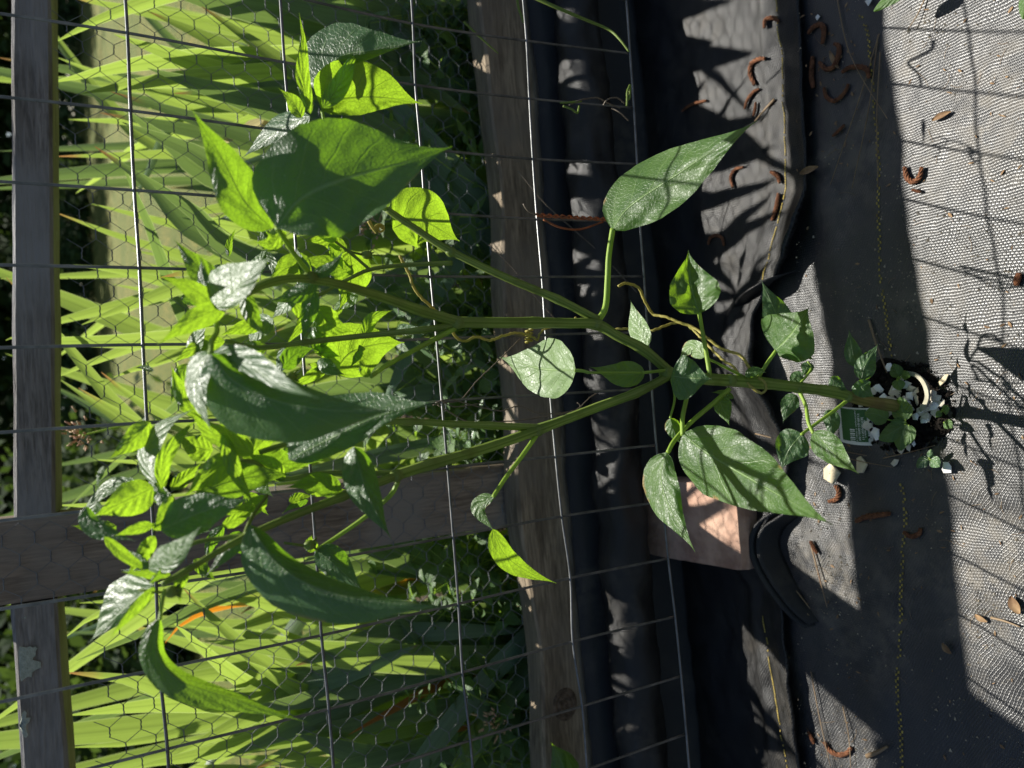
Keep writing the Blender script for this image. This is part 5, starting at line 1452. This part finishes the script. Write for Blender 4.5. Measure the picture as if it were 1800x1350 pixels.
root_low = list(cl_.values())
for i in range(56):
    a_ = RND.uniform(-.62, .66); D = RND.uniform(.875, 1.06)
    if PA0 - .03 < a_ < PA1 + .03 and D < .95: D = RND.uniform(.96, 1.06)
    b3 = FW(a_, D, YARD - .01); ang = RND.gauss(0, .5); L = RND.uniform(.26, .46)
    tip = b3 + E1 * math.sin(ang) * L + Vector((0, RND.uniform(-.03, .08), L * math.cos(ang)))
    k_ = min(range(len(root_low)), key=lambda q: abs(root_low[q].location.x - b3.x))
    iris_leaf(root_low[k_], [b3, b3.lerp(tip, .5) + E1 * (-math.sin(ang) * .04), tip], RND.uniform(.024, .038), RND.choice(('iris', 'iris_grey', 'iris_grey', 'iris_grey')), turn=RND.uniform(-.9, .9), n=10)

for i in range(30):
    a_ = RND.uniform(.12, .62) if i % 3 else RND.uniform(-.66, -.27)
    D = RND.uniform(.87, .97)
    b3 = FW(a_, D, YARD - .01); ang = RND.gauss(0, .3); L = RND.uniform(.40, .55)
    tip = b3 + E1 * math.sin(ang) * L + Vector((0, RND.uniform(-.02, .08), L * math.cos(ang)))
    k_ = min(range(len(root_low)), key=lambda q: abs(root_low[q].location.x - b3.x))
    iris_leaf(root_low[k_], [b3, b3.lerp(tip, .5) + E1 * (-math.sin(ang) * .05), tip], RND.uniform(.024, .036), RND.choice(('iris', 'iris_grey')), turn=RND.uniform(-.6, .6), n=14)

# ------------------------------------------------------------------ weeds between the board and the irises
def weed_plant(c, h_, kind, label, group):
    r = empty('weed', c, label, 'weed', group)
    fol = MB(); st = MB(); rn_ = random.Random(int(c.x * 9000 + c.y * 777))
    for s in range(rn_.randint(3, 5)):
        a = rn_.uniform(0, 6.28); tip = c + Vector((math.cos(a) * h_ * .45, math.sin(a) * h_ * .25, h_ * rn_.uniform(.6, 1)))
        p = spline([c, c.lerp(tip, .5) + Vector((0, 0, h_ * .12)), tip], 8)
        st.tube(p, [.0012 * (1 - .6 * i / 7) for i in range(8)], 5)
        for i in range(1, 8):
            for sg in (1, -1):
                az = a + sg * rn_.uniform(.6, 1.8); L = rn_.uniform(.014, .032) * (1.2 if kind else .9)
                d = Vector((math.cos(az), math.sin(az) * .8, rn_.uniform(-.3, .7))).normalized()
                sd__ = d.cross(Vector((rn_.uniform(-.5, .5), rn_.uniform(-.6, .3), 1))).normalized()
                wl_ = L * (.2 if kind else .36)
                rows = []; uv_ = []
                for q in range(5):
                    t = q / 4; ww = wl_ * math.sin(math.pi * (.05 + .93 * t) ** .8)
                    cc = p[i] + d * L * t - Vector((0, 0, L * .35 * t * t))
                    rows.append([cc + sd__ * ww, cc - Vector((0, 0, ww * .25)), cc - sd__ * ww]); uv_.append([(0, t), (.5, t), (1, t)])
                fol.grid(rows, uv_)
    st.build('stalk', M['petiole'], r)
    fol.build('foliage', M['weed_grey' if kind == 2 else 'weed'], r)
    return r
for i in range(46):
    y = -30 + 1400 * i / 45.0 + RND.uniform(-14, 14)
    D = RND.uniform(.86, .99)
    a = fc(FP(860, y, D))[0]
    c = FW(a, D, YARD)
    if PA0 - .02 < a < PA1 + .02: c = FW(a, .80 + .16, YARD)
    k = RND.choice((0, 1, 2)) if y < 700 else RND.choice((0, 1, 0))
    ORD = 'first second third fourth fifth sixth seventh eighth ninth tenth eleventh twelfth thirteenth fourteenth fifteenth sixteenth seventeenth eighteenth nineteenth twentieth'.split()
    TENS = {2: 'twenty', 3: 'thirty', 4: 'forty'}
    kk = i + 1
    od = ORD[kk - 1] if kk <= 20 else ({30: 'thirtieth', 40: 'fortieth'}.get(kk) or TENS[kk // 10] + '-' + ORD[kk % 10 - 1])
    nm = ['oval-leaved', 'lance-leaved', 'glossy-leaved'][k] + ' low weed behind the bottom board, ' + od + " weed from the photo's top edge"
    weed_plant(c, RND.uniform(.16, .26), k, nm, ['oval-leaved weeds behind the board', 'lance-leaved weeds behind the board', 'glossy weeds behind the board'][k])
for x, y, Yd, lb in ((655, 395, .93, 'small dry yellowish seed head beside the bright heart-shaped leaf'), (870, 1270, .84, 'pale cluster of small flower buds by the board near the bottom edge'), (145, 765, 1.0, 'withered pinkish iris flower head against the dark trees')):
    c = P(x, y, Yd); e = empty('seed_head', c, lb, 'seed head')
    m = MB(); rn_ = random.Random(int(x))
    for i in range(40):
        d = Vector((rn_.gauss(0, .009), rn_.gauss(0, .009), rn_.gauss(0, .008)))
        m.tube([c + d, c + d * 1.25 + Vector((0, 0, .003))], [.0016, .0007], 5)
    m.build('florets', M['seedhead'], e)
    m = MB(); m.tube(spline([c, c + Vector((.01, .02, -.06)), Vector((c.x + .02, c.y + .03, YARD))], 10), .0012, 5); m.build('stalk', M['petiole'], e)

# ------------------------------------------------------------------ trees beyond the lawn
def tree(c, h_, r_, label, n_=2600, seed=1, lowz=.25):
    t = empty('tree', c, label, 'tree', 'trees beyond the lawn')
    rn_ = random.Random(seed)
    m = MB()
    m.tube(spline([c, c + Vector((.1, 0, h_ * .3)), c + Vector((-.1, .1, h_ * .75))], 10), [.22 * h_ / 7 * (1 - .7 * i / 9) for i in range(10)], 9)
    for k in range(7):
        a = rn_.uniform(0, 6.28); z0 = rn_.uniform(.25, .65) * h_
        m.tube(spline([c + Vector((0, 0, z0)), c + Vector((math.cos(a) * r_ * .5, math.sin(a) * r_ * .5, z0 + .4)), c + Vector((math.cos(a) * r_ * .9, math.sin(a) * r_ * .9, z0 + .7))], 6), [.07, .06, .05, .04, .03, .02], 6)
    m.build('trunk', M['bark'], t)
    m = MB(); cl2 = []
    for k in range(60):
        a = rn_.uniform(0, 6.28); q = rn_.random() ** .5
        z = rn_.uniform(lowz, 1.0)
        env = math.sin(math.pi * min(1, (z - lowz + .12) / (1.1 - lowz))) ** .6
        cl2.append((c + Vector((math.cos(a) * r_ * q * env, math.sin(a) * r_ * q * env, z * h_)), r_ * rn_.uniform(.2, .36)))
    for i in range(n_):
        cc, cr = rn_.choice(cl2)
        p = cc + Vector((rn_.gauss(0, .5), rn_.gauss(0, .5), rn_.gauss(0, .42))) * cr
        s_ = rn_.uniform(.10, .24)
        u = Vector((rn_.gauss(0, 1), rn_.gauss(0, 1), rn_.gauss(0, .7))).normalized(); v = u.orthogonal().normalized()
        b = len(m.v)
        m.v.extend([tuple(p - u * s_), tuple(p + v * s_ * .55), tuple(p + u * s_), tuple(p - v * s_ * .55)]); m.face((b, b + 1, b + 2, b + 3))
    m.build('crown', M['crown'], t, smooth=False)
TR = [(-9, 21, 13, 4.0, 'broad dark tree beyond the lawn at the far left'), (-5, 21.5, 13, 4.2, 'dark tree beyond the lawn seen past the short rail'), (-1.2, 21, 13, 4.0, 'dark tree beyond the lawn behind the fence post'),
      (2.4, 22, 13, 4.2, 'dark tree beyond the lawn above the middle of the long rail'), (6, 21.5, 13, 4.2, 'dark tree beyond the lawn above the right part of the rail'), (10, 22, 13, 4.3, 'broad dark tree beyond the lawn at the far right')]
for i, (x, y, h_, r_, lb) in enumerate(TR):
    tree(Vector((x, y, yard_z(y) - .05)), h_, r_, lb, 15000, i + 3, .015)
SHB = [(-.95, 6.3, 'near dark shrub on the lawn just left of the post'), (-2.0, 6.0, 'near dark shrub on the lawn behind the short rail'), (-3.2, 6.4, 'near dark shrub on the lawn at the lower left corner'), (-7, 12, 'dark round shrub at the left end of the lawn'), (-3.2, 12, 'dark low shrub on the lawn beyond the post'), (-.2, 16, 'dark low shrub at the middle of the lawn edge'), (3.6, 16.5, 'dark low shrub at the right part of the lawn edge'), (8, 16, 'dark shrub at the right end of the lawn')]
for i, (x, y, lb) in enumerate(SHB):
    t = empty('shrub', Vector((x, y, yard_z(y))), lb, 'shrub', 'shrubs at the lawn edge')
    m = MB(); rn_ = random.Random(40 + i)
    nr = y < 8
    for k in range(7000 if nr else 2400):
        p = Vector((x + rn_.gauss(0, .36 if nr else .9), y + rn_.gauss(0, .3 if nr else .5), yard_z(y) - .02 + (abs(rn_.gauss(0, .5)) if nr else abs(rn_.gauss(0, .42)))))
        s_ = rn_.uniform(.03, .07) if nr else rn_.uniform(.04, .10); u = Vector((rn_.gauss(0, 1), rn_.gauss(0, 1), rn_.gauss(0, .7))).normalized(); v = u.orthogonal().normalized(); b = len(m.v)
        m.v.extend([tuple(p - u * s_), tuple(p + v * s_ * .55), tuple(p + u * s_), tuple(p - v * s_ * .55)]); m.face((b, b + 1, b + 2, b + 3))
    m.build('foliage', M['crown'], t, smooth=False)
    m = MB(); m.tube([Vector((x, y, yard_z(y) - .05)), Vector((x, y, yard_z(y) + .5))], [.05, .03], 7); m.build('stem', M['bark'], t)

# the wood behind the trees, one far mass
m = MB(); rn_ = random.Random(77)
for k in range(16000):
    p = Vector((rn_.uniform(-34, 34), rn_.uniform(27, 33), 0)); p.z = yard_z(p.y) + rn_.random() ** .8 * 11
    s_ = rn_.uniform(.25, .55); u = Vector((rn_.gauss(0, 1), rn_.gauss(0, 1), rn_.gauss(0, .7))).normalized(); v = u.orthogonal().normalized(); b = len(m.v)
    m.v.extend([tuple(p - u * s_), tuple(p + v * s_ * .6), tuple(p + u * s_), tuple(p - v * s_ * .6)]); m.face((b, b + 1, b + 2, b + 3))
tag(m.build('far_wood', M['crown'], smooth=False), 'dark mass of woodland closing the view beyond the lawn', 'wood', kind='stuff')
